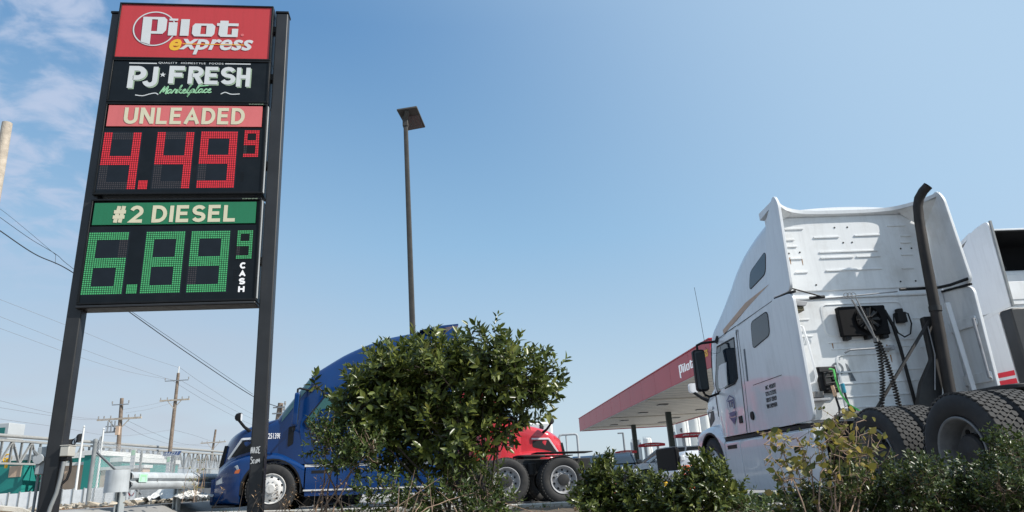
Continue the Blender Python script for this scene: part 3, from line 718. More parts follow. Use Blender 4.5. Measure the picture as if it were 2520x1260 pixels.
def fender_zf(y): return ip(y, FZ)
FZ = smooth_tab([(3.3, .98), (3.5, 1.08), (3.8, 1.20), (4.1, 1.23), (4.5, 1.19), (4.9, 1.05), (5.15, .86)], 40, 2)
def nose_plan(y, w):                                # sides sweep in towards the nose
    t = max(0, (y - 4.55) / .65); return w * (1 - .42 * min(1, t) ** 2)

def truck(name, label, loc, rot, paint, tab, y_rear, sleeper=True, rearkind='rear', skirt_z=.17, wheelb=(-1.05, -2.35), skirt_y0=.22, teal_ws=False, group=None, my=0.):
    root = thing(name, label, 'truck', loc, rot, group)
    # --- cab shell
    ys = list(np.linspace(y_rear, 3.0, 22)) + list(np.linspace(3.08, 3.98, 16))
    secs = [cab_section(y, tab) for y in ys]
    cabm = MB().loft(secs, True, True)
    cb = cabm.build('cab', paint, root, smooth=50)
    # windscreen lies on the sloping front of the shell
    mb = MB(); gl = []
    for y in np.linspace(3.27, 3.86, 12):
        s_ = cab_section(y, tab); row = s_[8:33]
        gl.append([(x * 1.004 + (.004 if x > 0 else -.004), y + .006, z + .008) for x, yy, z in row])
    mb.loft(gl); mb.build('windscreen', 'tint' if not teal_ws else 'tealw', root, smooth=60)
    for sx in (-1, 1):
        d = plate(root, 'door', paint, [(2.06, 2.55), (2.26, 1.02), (3.30, 1.02), (3.46, 1.72), (3.44, 1.92), (2.98, 2.52)], sx, .007, .03, .06)
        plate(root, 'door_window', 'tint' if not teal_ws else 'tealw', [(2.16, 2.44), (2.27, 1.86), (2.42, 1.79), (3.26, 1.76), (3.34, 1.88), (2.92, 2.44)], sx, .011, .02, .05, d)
        seamline(root, [(2.16, 2.46), (2.26, 1.84), (2.42, 1.775), (3.27, 1.74), (3.37, 1.88), (2.93, 2.46), (2.16, 2.46)], sx, .013, .022, 'window_seal', parent=d)
        MB().box(sx * 1.207 - .012, sx * 1.207 + .012, 2.33, 2.47, 1.16, 1.27).build('handle', 'blk', d, bevel=.01)
        seamline(root, [(2.04, 2.56), (2.25, 1.0)], sx, .004, .012)
        # mirrors on an arm
        mir = MB(); xm = sx * 1.475
        mir.prism(rrect(-.105, .105, 0, .70, .05), lambda a, z: (xm + a, 3.10 + .02 - .04 * z, 1.76 + z), lambda a, z: (xm + a, 3.22 - .04 * z, 1.76 + z))
        mo = mir.build('mirror_housing', 'blk' if paint == 'wpaint' else paint, root, bevel=.015)
        MB().prism(rrect(-.088, .088, .03, .67, .04), lambda a, z: (xm + a, 3.112 - .04 * z, 1.76 + z), lambda a, z: (xm + a, 3.13 - .04 * z, 1.76 + z)).build('mirror_glass', 'mirrorg', mo)
        arm = MB(); arm.tube([(xm, 3.15, 2.47), (xm, 3.15, 2.54), (sx * 1.40, 3.12, 2.57), (sx * 1.16, 2.95, 2.56)], .022, 8); arm.tube([(xm, 3.17, 1.77), (xm - sx * .03, 3.17, 1.70), (sx * 1.36, 3.2, 1.67), (sx * 1.12, 3.25, 1.74)], .02, 8)
        arm.bar((sx * 1.12, 3.25, 1.70), (sx * 1.14, 3.2, 1.88), .05); arm.bar((sx * 1.20, 2.92, 2.52), (sx * 1.17, 2.86, 2.62), .07)
        arm.build('mirror_arm', 'blk', root)
        for q_ in root.children:
            if q_.name.split('.')[0] in ('mirror_housing', 'mirror_arm') and my: q_.location.y = my
        # hood mirror
        hm = MB(); hm.tube([(sx * .86, 4.50, 1.70), (sx * 1.0, 4.63, 1.80), (sx * 1.12, 4.73, 1.93)], [.045, .032, .03], 8)
        hm.build('hood_mirror_arm', 'blk', root)
        hh = MB(); hh.loft([[(sx * (1.12 + a), 4.70 + dy, 2.0 + b) for a, b in rrect(-.09 * k, .09 * k, -.09 * k, .09 * k, .04 * k)] for dy, k in ((-.01, 1), (.03, 1), (.09, .8), (.12, .35))], True, True, True)
        hmh = hh.build('hood_mirror', 'blk' if paint != 'wpaint' else 'chrome', root, smooth=50)
        MB().prism(rrect(-.075, .075, -.075, .075, .035), lambda a, b: (sx * (1.12 + a), 4.686, 2.0 + b), lambda a, b: (sx * (1.12 + a), 4.695, 2.0 + b)).build('mirror_glass', 'chrome', hmh)
    # --- hood
    secs = []
    for y in np.linspace(3.85, 5.24, 30):
        zt = ip(y, HOOD); w = nose_plan(y, 1.0 - .10 * (y - 3.85)); zl = .86
        pts = []
        for k in range(6): pts.append((w, zl + (zt - .16 - zl) * k / 5 if zt - .16 > zl else zl + .001 * k))
        z0 = max(zt - .16, zl + .006)
        for k in range(1, 6):
            a = R(90 * k / 5); pts.append((w - .20 + .20 * math.cos(a), z0 + (zt - z0) * math.sin(a)))
        for k in range(1, 5): x = (w - .2) * (1 - k / 4); pts.append((x, zt + .04 * (1 - (x / w) ** 2)))
        rowp = [(x, y - .16 * (x / w) ** 2 * sstep(y, 4.6, 5.24), z) for x, z in pts]
        secs.append(rowp + [(-x, yy, z) for x, yy, z in rowp[-2::-1]])
    hd = MB().loft(secs, False, True).build('hood', paint, root, smooth=45)
    # grille on the nose
    mb = MB(); mb.prism(rrect(-.42, .42, .98, 1.46, .06), lambda x, z: (x, 5.235 - (z - .95) * .17 + .02 - .25 * x * x, z), lambda x, z: (x, 5.16 - (z - .95) * .17 - .25 * x * x, z)); mb.build('grille', 'blk', root)
    # fenders, headlamps
    for sx in (-1, 1):
        secs = []
        for y in np.linspace(3.30, 5.16, 34):
            zf = fender_zf(y); w = nose_plan(y, 1.2); d = abs(y - 3.96)
            zl = .50 + math.sqrt(.62 ** 2 - d * d) if d < .62 else (.50 if y < 3.9 else .52)
            zl = min(max(zl, .5), zf - .10); wi = nose_plan(y, .84)
            pts = [(wi, zf + .12), (wi + .05, zf + .06), (w - .12, zf + .005), (w - .05, zf - .02), (w - .012, zf - .06), (w, zf - .10)]
            for k in range(1, 5): pts.append((w, zf - .10 + (zl - zf + .10) * k / 4))
            pts.append((w - .09, zl))
            secs.append([(sx * x, y, z) for x, z in pts])
        fe = MB().loft(secs, True, True).build('fender', paint, root, smooth=40)
        li = MB(); sec2 = []
        for k in range(17):
            a = R(-8 + 196 * k / 16); sec2.append([(sx * x, 3.96 + rr * math.cos(a), .5 + rr * math.sin(a)) for x, rr in ((1.205, .625), (1.205, .59), (.75, .59), (.75, .625))])
        li.loft(sec2, True, True, True).build('arch_liner', 'blk', root)
        hl = MB(); wfn = lambda y: nose_plan(y, 1.2)
        poly = [(4.66, 1.02), (4.98, .78), (5.13, .70), (5.13, .62), (4.95, .66), (4.62, .92)]
        hl.prism(rpoly(poly, .03), lambda y, z: (sx * (wfn(y) + .010), y + .01, z), lambda y, z: (sx * (wfn(y) - .05), y, z)); h = hl.build('headlamp', 'hl', root)
        am = MB(); am.prism(rpoly([(4.60, .93), (4.70, .90), (4.72, .82), (4.62, .84)], .02), lambda y, z: (sx * (wfn(y) + .014), y, z), lambda y, z: (sx * (wfn(y) - .02), y, z)); am.build('marker_lamp', 'amber', h)
        # hood side vent with bright chevron
        hw = lambda y, z: nose_plan(y, 1.0 - .10 * (y - 3.85))
        vent = plate(root, 'hood_vent', 'blk', [(4.22, 1.52), (4.66, 1.52), (4.90, 1.18), (4.62, 1.25), (4.22, 1.36)], sx, .008, .03, .04, wf=hw)
        tr = MB()
        for (y0, z0), (y1, z1) in (((4.20, 1.57), (4.67, 1.555)), ((4.67, 1.555), (4.95, 1.15))):
            tr.bar((sx * (hw(y0, 0) + .012), y0, z0), (sx * (hw(y1, 0) + .012), y1, z1), .045, .02, up=(sx, 0, 0))
        tr.build('vent_trim', 'wpaint' if paint != 'wpaint' else 'chrome', root, bevel=.004)
        # cowl gap and side vent
        seamline(root, [(3.84, 1.98), (3.84, 1.25)], sx, .0, .02, wf=lambda y, z: 1.0)
        plate(root, 'cowl_vent', 'blk', [(3.58, 1.80), (3.70, 1.78), (3.70, 1.36), (3.58, 1.42)], sx, .008, .03, .03, wf=half_w2)
    # --- bumper
    secs = []
    for y in np.linspace(4.58, 5.26, 14):
        w = nose_plan(y, 1.22); t = sstep(y, 5.0, 5.26)
        secs.append([(w, y, .84 - .1 * t), (w, y, .62), (w * .99, y, .40), (w * .95, y, .27), (w * .85, y, .22), (0, y, .22)] + [(-x, y, z) for x, z in ((w * .85, .22), (w * .95, .27), (w * .99, .40), (w, .62), (w, .84 - .1 * t))])
    MB().loft(secs, True, True).build('bumper', paint if paint != 'rpaint' else 'chrome', root, smooth=50)
    MB().box(-1.1, 1.1, 4.65, 5.12, .17, .215).build('air_dam', 'blk', root, bevel=.015)
    # --- skirts along the side
    for sx in (-1, 1):
        for y0, y1 in ((2.62, 3.28), (1.42, 2.61), (skirt_y0, 1.41)):
            if y1 < skirt_y0: continue
            if sx > 0 and not sleeper: continue
            prof = [(1.05, .93), (1.16, .93), (1.195, .90), (1.2, .84), (1.2, .50), (1.185, .34), (1.15, skirt_z), (1.05, skirt_z)]
            mb = MB(); mb.prism(prof, lambda x, z: (sx * x, y0 + .004, z), lambda x, z: (sx * x, y1 - .004, z))
            mb.build('side_skirt', paint, root, bevel=.008)
        MB().box(min(sx * 1.0, sx * 1.17), max(sx * 1.0, sx * 1.17), skirt_y0, 3.3, .935, .985).build('step_tread', 'alu' if paint == 'bpaint' else 'blkm', root)
        if paint == 'bpaint': MB().box(min(sx * 1.16, sx * 1.215), max(sx * 1.16, sx * 1.215), skirt_y0 + .3, 3.3, skirt_z - .035, skirt_z - .003).build('bright_strip', 'alu', root)
        MB().box(min(sx * 1.196, sx * 1.206), max(sx * 1.196, sx * 1.206), 2.75, 3.15, .80, .86).build('step_recess', 'blk', root, bevel=.003)
    # --- chassis
    ch = MB()
    for sx in (-1, 1): ch.box(sx * .43 - .045, sx * .43 + .045, -3.2, 4.6, .72, 1.0)
    for y in (-3.15, -1.7, -.5, 1.5, 3.0): ch.box(-.385, .385, y - .06, y + .06, .76, .96)
    ch.box(-.9, .9, .3, 3.2, .45, .98)
    ch.build('chassis', 'blkm', root, bevel=.006)
    ax = MB()
    for y in (*wheelb, 3.96): ax.tube([(-1.0, y, .515), (1.0, y, .515)], .075, 12)
    for y in wheelb: ax.lathe([(.001, -.2), (.14, -.18), (.2, 0), (.14, .18), (.001, .2)], 16, Matrix.Translation((0, y, .515)))
    ax.build('axle', 'blkm', root)
    fw_ = MB(); fw_.prism(rpoly([(-.45, -2.15), (.45, -2.15), (.45, -1.45), (-.45, -1.45)], .2), lambda x, y: (x, y, 1.10), lambda x, y: (x, y, 1.055)); fw_.box(-.42, .42, -2.0, -1.6, 1.0, 1.053)
    fw_.build('fifth_wheel', 'blkm', root, bevel=.01)
    for sx in (-1, 1):
        wheel(root, sx * 1.05, 3.96, 'front', spin=.3)
        for y in wheelb:
            wheel(root, sx * 1.07, y, rearkind, spin=.2 + y); wheel(root, sx * .765, y, 'inner', spin=.7 + y)
    return root
def half_w2(y, z=0): return half_w(y)
tw = MATS.get('tealw') or mat('teal glass with light painted in', (.05, .13, .13), .04, var=.05, spec=.9); M['tealw'] = tw  # opaque teal stands in for light seen through the cab

def fairing(root, sx, paint, name='side_fairing'):
    """upper and lower extender panels behind the sleeper, with a rubber joint between them"""
    W_ = lambda z: 1.235 - .045 * max(0, z - 2.7)
    def panel(outl, th=.03):
        pp = rpoly(outl, .12, 6)
        mb = MB().prism(pp, lambda y, z: (sx * (W_(z) + .012 * sstep(y, .6, 0)), y, z), lambda y, z: (sx * (W_(z) - th), y, z)); return mb
    up = panel([(.56, 2.675), (.60, 3.2), (.44, 3.75), (.10, 4.02), (.0, 3.86), (-.02, 2.63)]).build(name, paint, root, bevel=.006)
    lo = panel([(.72, 1.0), (.66, 2.62), (.56, 2.66), (-.02, 2.60), (.03, 1.0)]).build(name, paint, root, bevel=.006)
    mb = MB(); mb.bar((sx * 1.2, .56, 2.668), (sx * 1.2, -.02, 2.615), .03, .03); mb.build('rubber_joint', 'blk', root)
    return up, lo

# === white tractor seen from behind
wh = truck('truck_tractor', 'white sleeper truck tractor with black exhaust stack and fan cooler on its back wall', (4.8, 8.67, 0), (0, 0, .08), 'wpaint', SLEEP, .54)
for sx in (-1, 1): fairing(wh, sx, 'wpaint2' if sx > 0 else 'wpaint')
# roof trailing lip: curved spoiler between the horns
mb = MB(); secs = []
for k in range(25):
    x = -1.17 + 2.34 * k / 24; s_ = abs(x) / 1.17; zt = 3.90 + .07 * s_ ** 3; yb = .46 - .40 * s_ ** 5
    secs.append([(x, yb, zt), (x, yb + .006, zt - .05), (x, yb + .05, zt - .06), (x, .64, zt - .12), (x, .64, zt - .02)])
mb.loft(secs, True, True, True).build('roof_spoiler', 'wpaint', wh, smooth=40)
for sx in (-1, 1):
    MB().add([(sx * 1.17, .10, 3.90), (sx * 1.17, .50, 3.78), (sx * .86, .50, 3.82), (sx * .80, .44, 3.86), (sx * 1.16, .52, 3.60)], [(0, 3, 2), (0, 2, 4), (0, 4, 1)]).build('spoiler_gusset', 'wpaint2', wh, smooth=0)
# embossed back wall
ww = MB(); YR = .54
ww.prism(rrect(-1.06, 1.06, 2.74, 3.83, .10), lambda x, z: (x, YR - .02, z), lambda x, z: (x, YR + .01, z))
ww.prism(rrect(-1.06, 1.06, 1.02, 2.62, .06), lambda x, z: (x, YR - .03, z), lambda x, z: (x, YR + .01, z))
ww.prism([(-1.10, 2.62), (1.10, 2.62), (1.10, 2.66), (-1.10, 2.66)], lambda x, z: (x, YR - .045, z), lambda x, z: (x, YR + .01, z))
wallp = ww.build('back_wall', 'wpaint2', wh, bevel=.012, seg=3)
rb = MB()
def rib(x0, x1, z, y=YR - .02, h=.026, d=.013): rb.prism(rrect(x0, x1, z - h / 2, z + h / 2, h * .48, 4), lambda a, b: (a, y - d, b), lambda a, b: (a, y + .004, b))
for x0, x1, z in ((-.50, -.12, 3.52), (.10, .48, 3.53), (-.46, .40, 3.30), (-.46, .02, 3.215), (.06, .42, 3.215), (-.42, .40, 3.03), (-.90, -.62, 3.66), (.62, .9, 3.66), (-.94, -.78, 3.50), (.78, .94, 3.5), (-.92, -.76, 3.40), (.76, .92, 3.4), (-.90, -.72, 3.22), (.72, .9, 3.22), (-.86, -.68, 3.02), (.68, .86, 3.02)): rib(x0, x1, z)
for x0, x1, z in ((-.6, .62, 2.02), (-.58, .60, 1.93), (-.62, .62, 1.62), (-.62, .62, 1.47), (-.62, .62, 1.30), (-.62, .62, 1.16), (.66, 1.0, 2.30), (.66, 1.0, 1.9), (.66, 1.0, 1.5), (-1.0, -.80, 2.35), (-1.0, -.8, 2.12)): rib(x0, x1, z, YR - .03, .018, .010)
rb.build('pressed_rib', 'wpaint2', wallp, bevel=.004)
fr = MB()
for (a, b, c, d) in ((-.62, .55, 2.10, 2.56), (-.55, .42, 1.10, 1.86)):
    o_ = rrect(a, b, c, d, .09, 6); i_ = rrect(a + .022, b - .022, c + .022, d - .022, .075, 6); n = len(o_)
    vs = [(x, YR - .036, z) for x, z in o_] + [(x, YR - .040, z) for x, z in i_] + [(x, YR - .028, z) for x, z in o_]
    fr.add(vs, [(i, (i + 1) % n, n + (i + 1) % n, n + i) for i in range(n)] + [(i, (i + 1) % n, 2 * n + (i + 1) % n, 2 * n + i) for i in range(n)])
fr.build('pressed_panel', 'wpaint2', wallp)
bo = MB()
for x, z in ((-.16, 3.66), (.03, 3.66), (-.08, 3.43), (.05, 3.43), (-.90, 3.30), (-.74, 3.31), (.74, 3.31), (.9, 3.31), (-.6, 2.83), (.62, 2.83), (.84, 2.83)):
    bo.lathe([(.0001, .0), (.012, .0), (.012, .02)], 10, Matrix.Translation((x, YR - .025, z)) @ Matrix.Rotation(R(90), 4, 'Z'))
bo.build('bolt', 'blk', wallp)
ru = MB()
for x, z, h in ((-.90, 3.24, .10), (-.73, 3.24, .12), (-.55, 2.02, .08), (.20, 1.96, .12), (.22, 1.82, .10)): ru.prism([(-.009, 0), (.009, 0), (.004, -h), (-.004, -h)], lambda a, b: (x + a, YR - .0335 if z < 2.6 else YR - .0215, z + b), lambda a, b: (x + a, YR - .025 if z < 2.6 else YR - .01, z + b))
ru.build('rust_streak', 'rust', wallp, smooth=0)
sm = MB(); sm.add([(-.55 + rr * math.cos(a), YR - .0315, 1.67 + rr * math.sin(a)) for a in np.linspace(0, 2 * math.pi, 30, endpoint=False) for rr in (.055, .085)], [(2 * i, 2 * i + 1, (2 * i + 3) % 60, (2 * i + 2) % 60) for i in range(30)])
sm.add([(-.43, YR - .0315, 1.74), (-.40, YR - .0315, 1.72), (-.33, YR - .0315, 1.50), (-.41, YR - .0315, 1.50)], [(0, 1, 2, 3)])
sm.build('scuff_mark', 'dirtw', wallp, smooth=0)
# cooler with fan
fc = MB().prism(rrect(-.44, .22, 2.08, 2.48, .02), lambda x, z: (x, .27, z), lambda x, z: (x, .36, z)).build('fan_cooler', 'matblk', wh, bevel=.008)
MB().lathe([(.185, .0), (.185, -.05), (.165, -.05), (.165, 0)], 28, Matrix.Translation((-.06, .255, 2.29)) @ Matrix.Rotation(R(-90), 4, 'Z')).build('fan_shroud', 'matblk', fc)
fb = MB()
for k in range(9):
    a = 2 * math.pi * k / 9
    fb.add([(-.06 + r_ * math.cos(a + da), .245 - dy, 2.29 + r_ * math.sin(a + da)) for r_, da, dy in ((.03, -.3, 0), (.155, -.16, .012), (.155, .16, -.012), (.03, .3, -.006))], [(0, 1, 2, 3)])
fb.lathe([(.0001, .02), (.04, .01), (.04, -.02)], 14, Matrix.Translation((-.06, .245, 2.29)) @ Matrix.Rotation(R(-90), 4, 'Z'))
fb.build('fan', 'blkm', fc, smooth=0)
gd = MB()
for k in range(10):
    a = 2 * math.pi * k / 10; gd.bar((-.06, .222, 2.29), (-.06 + .17 * math.cos(a), .235, 2.29 + .17 * math.sin(a)), .005)
gd.lathe([(.0001, 0), (.024, 0), (.024, -.02)], 12, Matrix.Translation((-.06, .214, 2.29)) @ Matrix.Rotation(R(90), 4, 'Z')); gd.build('fan_guard', 'blkm', fc)
ft = MB()
for x in (-.36, -.06, .16): ft.box(x - .04, x + .04, .29, .39, 2.035, 2.085)
ft.build('cooler_foot', 'blk', fc, bevel=.006)
# hose hanger with coiled lines
pg = MB(); pg.tube([(-.34, .16, 2.58), (-.335, .16, 2.62)], .004); pg.tube([(-.32, .10, 2.53), (-.25, .02, 2.20), (-.205, -.03, 1.98)], .012, 8); pg.tube([(-.27, .08, 2.54), (-.23, .0, 2.2), (-.2, -.03, 1.98)], .009, 8)
pg.tube([(-.205, -.03, 1.98), (-.205, -.03, 1.93)], .03, 8)
for cx in (-.36, -.31, -.26): pg.tube([(cx + .035 * math.cos(t), .14, 2.60 + .035 * math.sin(t)) for t in np.linspace(0, 2 * math.pi, 16)], .0045, 5)
pg.build('hose_hanger', 'rimd', wh)
def coil(p, q, bow, r=.027, turns=26, tr=.010):
    P, Q, B = Vector(p), Vector(q), Vector(bow); pts = []
    for i in range(turns * 8 + 1):
        t = i / (turns * 8); c = P.lerp(Q, t) + B * (4 * t * (1 - t)); a = 2 * math.pi * i / 8
        pts.append(c + Vector((r * math.cos(a), r * math.sin(a), 0)))
    return MB().tube(pts, tr, 6)
coil((-.19, -.02, 1.94), (-.36, -.02, 1.02), (.055, 0, 0)).build('coiled_hose', 'blk', wh)
coil((-.17, -.03, 1.94), (-.10, -.03, 1.02), (.03, 0, -.0)).build('coiled_hose', 'blk', wh)
# line manifold
lm = MB().box(-.86, -.60, .33, .385, 1.36, 1.70).build('line_manifold', 'blk', wh, bevel=.01)
mm_ = MB(); mm_.box(-.84, -.66, .31, .33, 1.63, 1.69); mm_.box(-.80, -.72, .29, .34, 1.45, 1.6); mm_.box(-.70, -.62, .29, .34, 1.52, 1.6)
for z in (1.40, 1.47, 1.55, 1.61): mm_.tube([(-.80, .30, z), (-.66, .29, z + .015)], .014, 6)
mm_.build('valve_block', 'blkm', lm, bevel=.004)
MB().tube([(-.72, .28, 1.66), (-.70, .22, 1.64), (-.71, .2, 1.5), (-.69, .18, 1.32), (-.63, .15, 1.18), (-.52, .1, 1.08)], .012, 8).build('air_hose', 'greenh', lm)
MB().tube([(-.60, .26, 1.46), (-.60, .25, 1.34)], .024, 10).build('gladhand_grip', 'blueh', lm); MB().tube([(-.74, .26, 1.44), (-.73, .25, 1.30)], .022, 10).build('gladhand_grip', 'peach', lm)
hz_ = MB(); hz_.tube([(-.60, .25, 1.34), (-.61, .2, 1.2), (-.66, .12, 1.08), (-.80, .1, 1.04)], .014, 7); hz_.tube([(-.73, .25, 1.30), (-.74, .2, 1.15), (-.80, .12, 1.04)], .014, 7); hz_.tube([(-.85, .1, 1.0), (-.75, .06, 1.10), (-.55, .05, 1.06), (-.4, .0, 1.02)], .018, 7)
hz_.build('air_hose', 'blk', lm)
# grab bar, steps, lamp, rod
MB().tube([(-1.08, .36, 2.24), (-1.06, .24, 2.25), (-1.0, .22, 2.22), (-.985, .2, 2.0), (-.955, .2, 1.56), (-.98, .22, 1.49), (-1.06, .32, 1.46)], .017, 9).build('grab_bar', 'wpaint', wh)
MB().box(-1.07, -.86, .28, .385, 1.30, 1.38).build('step_pocket', 'plate', wh, bevel=.006); MB().box(-1.06, -.80, .20, .385, 1.255, 1.285).build('step_ledge', 'rim', wh, bevel=.004)
MB().prism(rpoly([(-1.10, 2.52), (-.90, 2.50), (-.86, 2.56), (-1.10, 2.60)], .02), lambda x, z: (x, .22, z), lambda x, z: (x, .40, z)).build('work_lamp', 'rim', wh, bevel=.006)
MB().box(-1.10, -.92, .24, .39, 2.44, 2.50).build('lamp_bracket', 'brass', wh, bevel=.008)
MB().tube([(-.70, .2, 2.58), (.40, .2, 2.64)], .009, 7).build('cross_rod', 'rim', wh)
ct = MB(); ct.tube([(-1.20, .02, 2.66), (-.72, .2, 2.58)], .010, 7); ct.tube([(-.90, .2, 2.57), (-.70, .2, 2.58)], .022, 8); ct.tube([(.36, .2, 2.635), (.9, .2, 2.64), (1.02, .12, 2.65), (1.21, .02, 2.70)], .020, 8)
ct.build('rubber_strap', 'blk', wh)
mb = MB(); mb.tube([(-.46, .30, 1.86), (-.40, .26, 1.89), (.18, .26, 1.90)], .013, 8); mb.box(.16, .22, .26, .40, 1.87, 1.93); mb.build('towel_rail', 'rim', wh)
# black vertical duct, wiring pump, brace
MB().tube([(.24, .33, 2.42), (.30, .31, 2.2), (.335, .32, 1.9), (.355, .33, 1.5), (.37, .33, 1.03)], .022, 8).build('cable_duct', 'blk', wh)
cp = MB(); cp.box(.40, .52, .30, .39, 2.24, 2.38); cp.lathe([(.0001, 0), (.05, 0), (.05, .1), (.0001, .1)], 14, Matrix.Translation((.46, .35, 2.33)) @ Matrix.Rotation(R(-90), 4, 'Y')); c_ = cp.build('wiper_pump', 'blk', wh, bevel=.006)
MB().tube([(.50, .33, 2.38), (.565, .33, 2.36), (.58, .33, 2.22), (.53, .33, 2.08), (.44, .33, 2.04), (.36, .33, 2.10), (.33, .32, 2.2)], .010, 7).build('pump_cable', 'blk', c_)
MB().tube([(.33, .33, 2.2), (.36, .33, 2.36), (.42, .33, 2.38)], .010, 7).build('pump_cable', 'blk', c_)
MB().bar((.65, .2, 2.19), (-.34, .2, 1.09), .035, .03).build('stack_brace', 'blkm', wh)
MB().prism(rpoly([(.60, 2.26), (.80, 2.26), (.80, 1.65), (.68, 1.48), (.52, 1.02), (.20, 1.02), (.36, 1.4), (.58, 1.7)], .03), lambda x, z: (x, .22, z), lambda x, z: (x, .30, z)).build('stack_bracket', 'blkm', wh, bevel=.008)
MB().tube([(.62, .2, 2.15), (.62, .2, 1.75), (.5, .2, 1.3)], .007, 6).build('bracket_rod', 'rim', wh)
STK = [(.62, .12, 1.1), (.72, .12, 2.28), (.78, .12, 3.12), (.825, .12, 3.59), (.85, .11, 3.78), (.875, .08, 3.89), (.915, .02, 3.97), (.955, -.05, 4.02)]
ex = MB().tube(STK, [.070, .068, .065, .063, .062, .062, .062, .062], 18, cap=False); ex.tube(STK[4:], [.057] * 4, 18, cap=False)
ex = ex.build('exhaust_stack', 'stack', wh, smooth=60)
MB().tube([(.722, .12, 2.30), (.727, .12, 2.37)], .078, 16).build('stack_clamp', 'blkm', ex)
# inside of the right extender: grab bars and folding steps
gb = MB(); gb.bar((1.0, .24, 2.44), (1.05, .24, 1.2), .035, .07); gb.build('step_rail', 'wpaint', wh, bevel=.008)
for z, w in ((2.08, .0), (1.36, .0)):
    MB().prism(rpoly([(.60, z), (.04, z), (.04, z + .13), (.60, z + .13)], .03), lambda y, zz: (1.17, y, zz), lambda y, zz: (1.198, y, zz)).build('step_bracket', 'wpaint2', wh, bevel=.004)
MB().tube([(1.16, .04, 2.16), (1.11, -.0, 2.16), (1.11, -.0, 1.40), (1.16, .04, 1.40)], .018, 9).build('grab_bar', 'rim', wh)
for o_ in list(wh.children):
    if o_.name.split('.')[0] in ('fan_cooler', 'hose_hanger', 'coiled_hose', 'line_manifold', 'grab_bar', 'step_pocket', 'step_ledge', 'work_lamp', 'lamp_bracket', 'cross_rod', 'towel_rail', 'cable_duct', 'wiper_pump') and not (o_.name.startswith('grab_bar') and o_.bound_box[0][0] > 0): o_.location.y = .12
# deck plate, frame end hook
MB().box(.46, 1.22, -2.9, -.45, 1.05, 1.07).build('deck_plate', 'plate', wh, bevel=.004)
MB().box(-.9, .46, -.28, .2, 1.03, 1.06).build('deck_plate', 'plate', wh, bevel=.004)
MB().tube([(.05, -1.45, 1.03), (-.02, -1.5, 1.10), (-.05, -1.58, 1.12), (-.12, -1.62, 1.10), (-.16, -1.62, 1.0)], .016, 8).build('hook_rail', 'rim', wh)
# sleeper windows, swoosh, gaps, decals, locker knob
for poly, r in (([(.74, 3.42), (.80, 3.10), (1.40, 3.02), (1.33, 3.28)], .09), ([(.85, 2.57), (.90, 2.24), (1.53, 2.16), (1.45, 2.54)], .09)):
    for sx in (-1, 1):
        plate(wh, 'sleeper_window', 'tint', poly, sx, .006, .02, r)
        pp = rpoly(poly, r, 6); seamline(wh, pp + [pp[0]], sx, .006, .014, 'window_seal')
for sx in (-1, 1):
    plate(wh, 'side_swoosh', 'peachgl' if 0 else 'peach', [(.72, 2.92), (1.6, 2.78), (2.55, 2.60), (2.62, 2.68), (1.6, 2.88)], sx, .003, .01, .02)  # peach band tapering along the cab side
    seamline(wh, [(.66, 2.665), (2.0, 2.615)], sx); seamline(wh, [(2.04, 2.62), (2.9, 2.58)], sx, .003)
    seamline(wh, [(.70, 1.66), (1.75, 1.655)], sx); seamline(wh, [(1.98, 2.55), (2.02, 1.9), (2.14, 1.0)], sx, .003, .006)
    k_ = MB(); k_.lathe([(.0001, .02), (.06, .02), (.065, 0)], 14, Matrix.Translation((sx * 1.2, 1.94, 1.23)) @ Matrix.Rotation(R(180 if sx < 0 else 0), 4, 'Z')); k_.build('locker_knob', 'blk', wh)
    plate(wh, 'door_reflector_strip', 'dirtw', [(1.82, 2.22), (1.88, 2.22), (1.95, 1.74), (1.89, 1.74)], sx, .003, .01, .01)
Fd = lambda u, w, n=0.: Vector((-(1.2015 + n), -u, w))
for i, s_ in enumerate(('MC 492697', 'KYU 213592', 'USDOT 1259159', 'VIN LN291070')):
    lettering(s_, (-1.34 - .02 * i, 1.53 - .085 * i, -1.00 - .02 * i, 1.59 - .085 * i), 'dktxt', wh, Fd, bold=.01, name='door_lettering')
Fl = lambda u, w, n=0.: Vector((-(1.212 + n), -u, w))
bd = MB(); sh_o = [(-2.86, 1.56), (-2.70, 1.63), (-2.52, 1.56), (-2.54, 1.28), (-2.68, 1.16), (-2.84, 1.28)]; cx_, cz_ = -2.69, 1.42
for s0, s1 in ((1.0, .90),):
    vs = []
    for x, z in sh_o: vs += [Fl(cx_ + (x - cx_) * s0, cz_ + (z - cz_) * s0, .003), Fl(cx_ + (x - cx_) * s1, cz_ + (z - cz_) * s1, .003)]
    bd.add(vs, [(2 * i, 2 * i + 1, (2 * i + 3) % 12, (2 * i + 2) % 12) for i in range(6)])
bd.add([Fl(-2.82, 1.36, .003), Fl(-2.56, 1.36, .003), Fl(-2.58, 1.29, .003), Fl(-2.80, 1.29, .003)], [(0, 1, 2, 3)])
bd.add([Fl(-2.80, 1.27, .003), Fl(-2.58, 1.27, .003), Fl(-2.68, 1.19, .003)], [(0, 1, 2)])
bd.build('door_badge', 'bluetxt', wh, smooth=0); lettering('TFJ', (-2.82, 1.40, -2.56, 1.55), 'bluetxt', wh, Fl, bold=.02, name='door_badge')
# antenna
MB().tube([(-1.34, 3.12, 2.55), (-1.36, 3.10, 3.0), (-1.40, 3.06, 3.55)], .004, 5).build('antenna', 'wire', wh)
MB().tube([(-1.34, 3.12, 2.50), (-1.30, 3.10, 2.40), (-1.22, 3.0, 2.36), (-1.12, 2.9, 2.42)], .003, 5).build('antenna_cable', 'wire', wh)

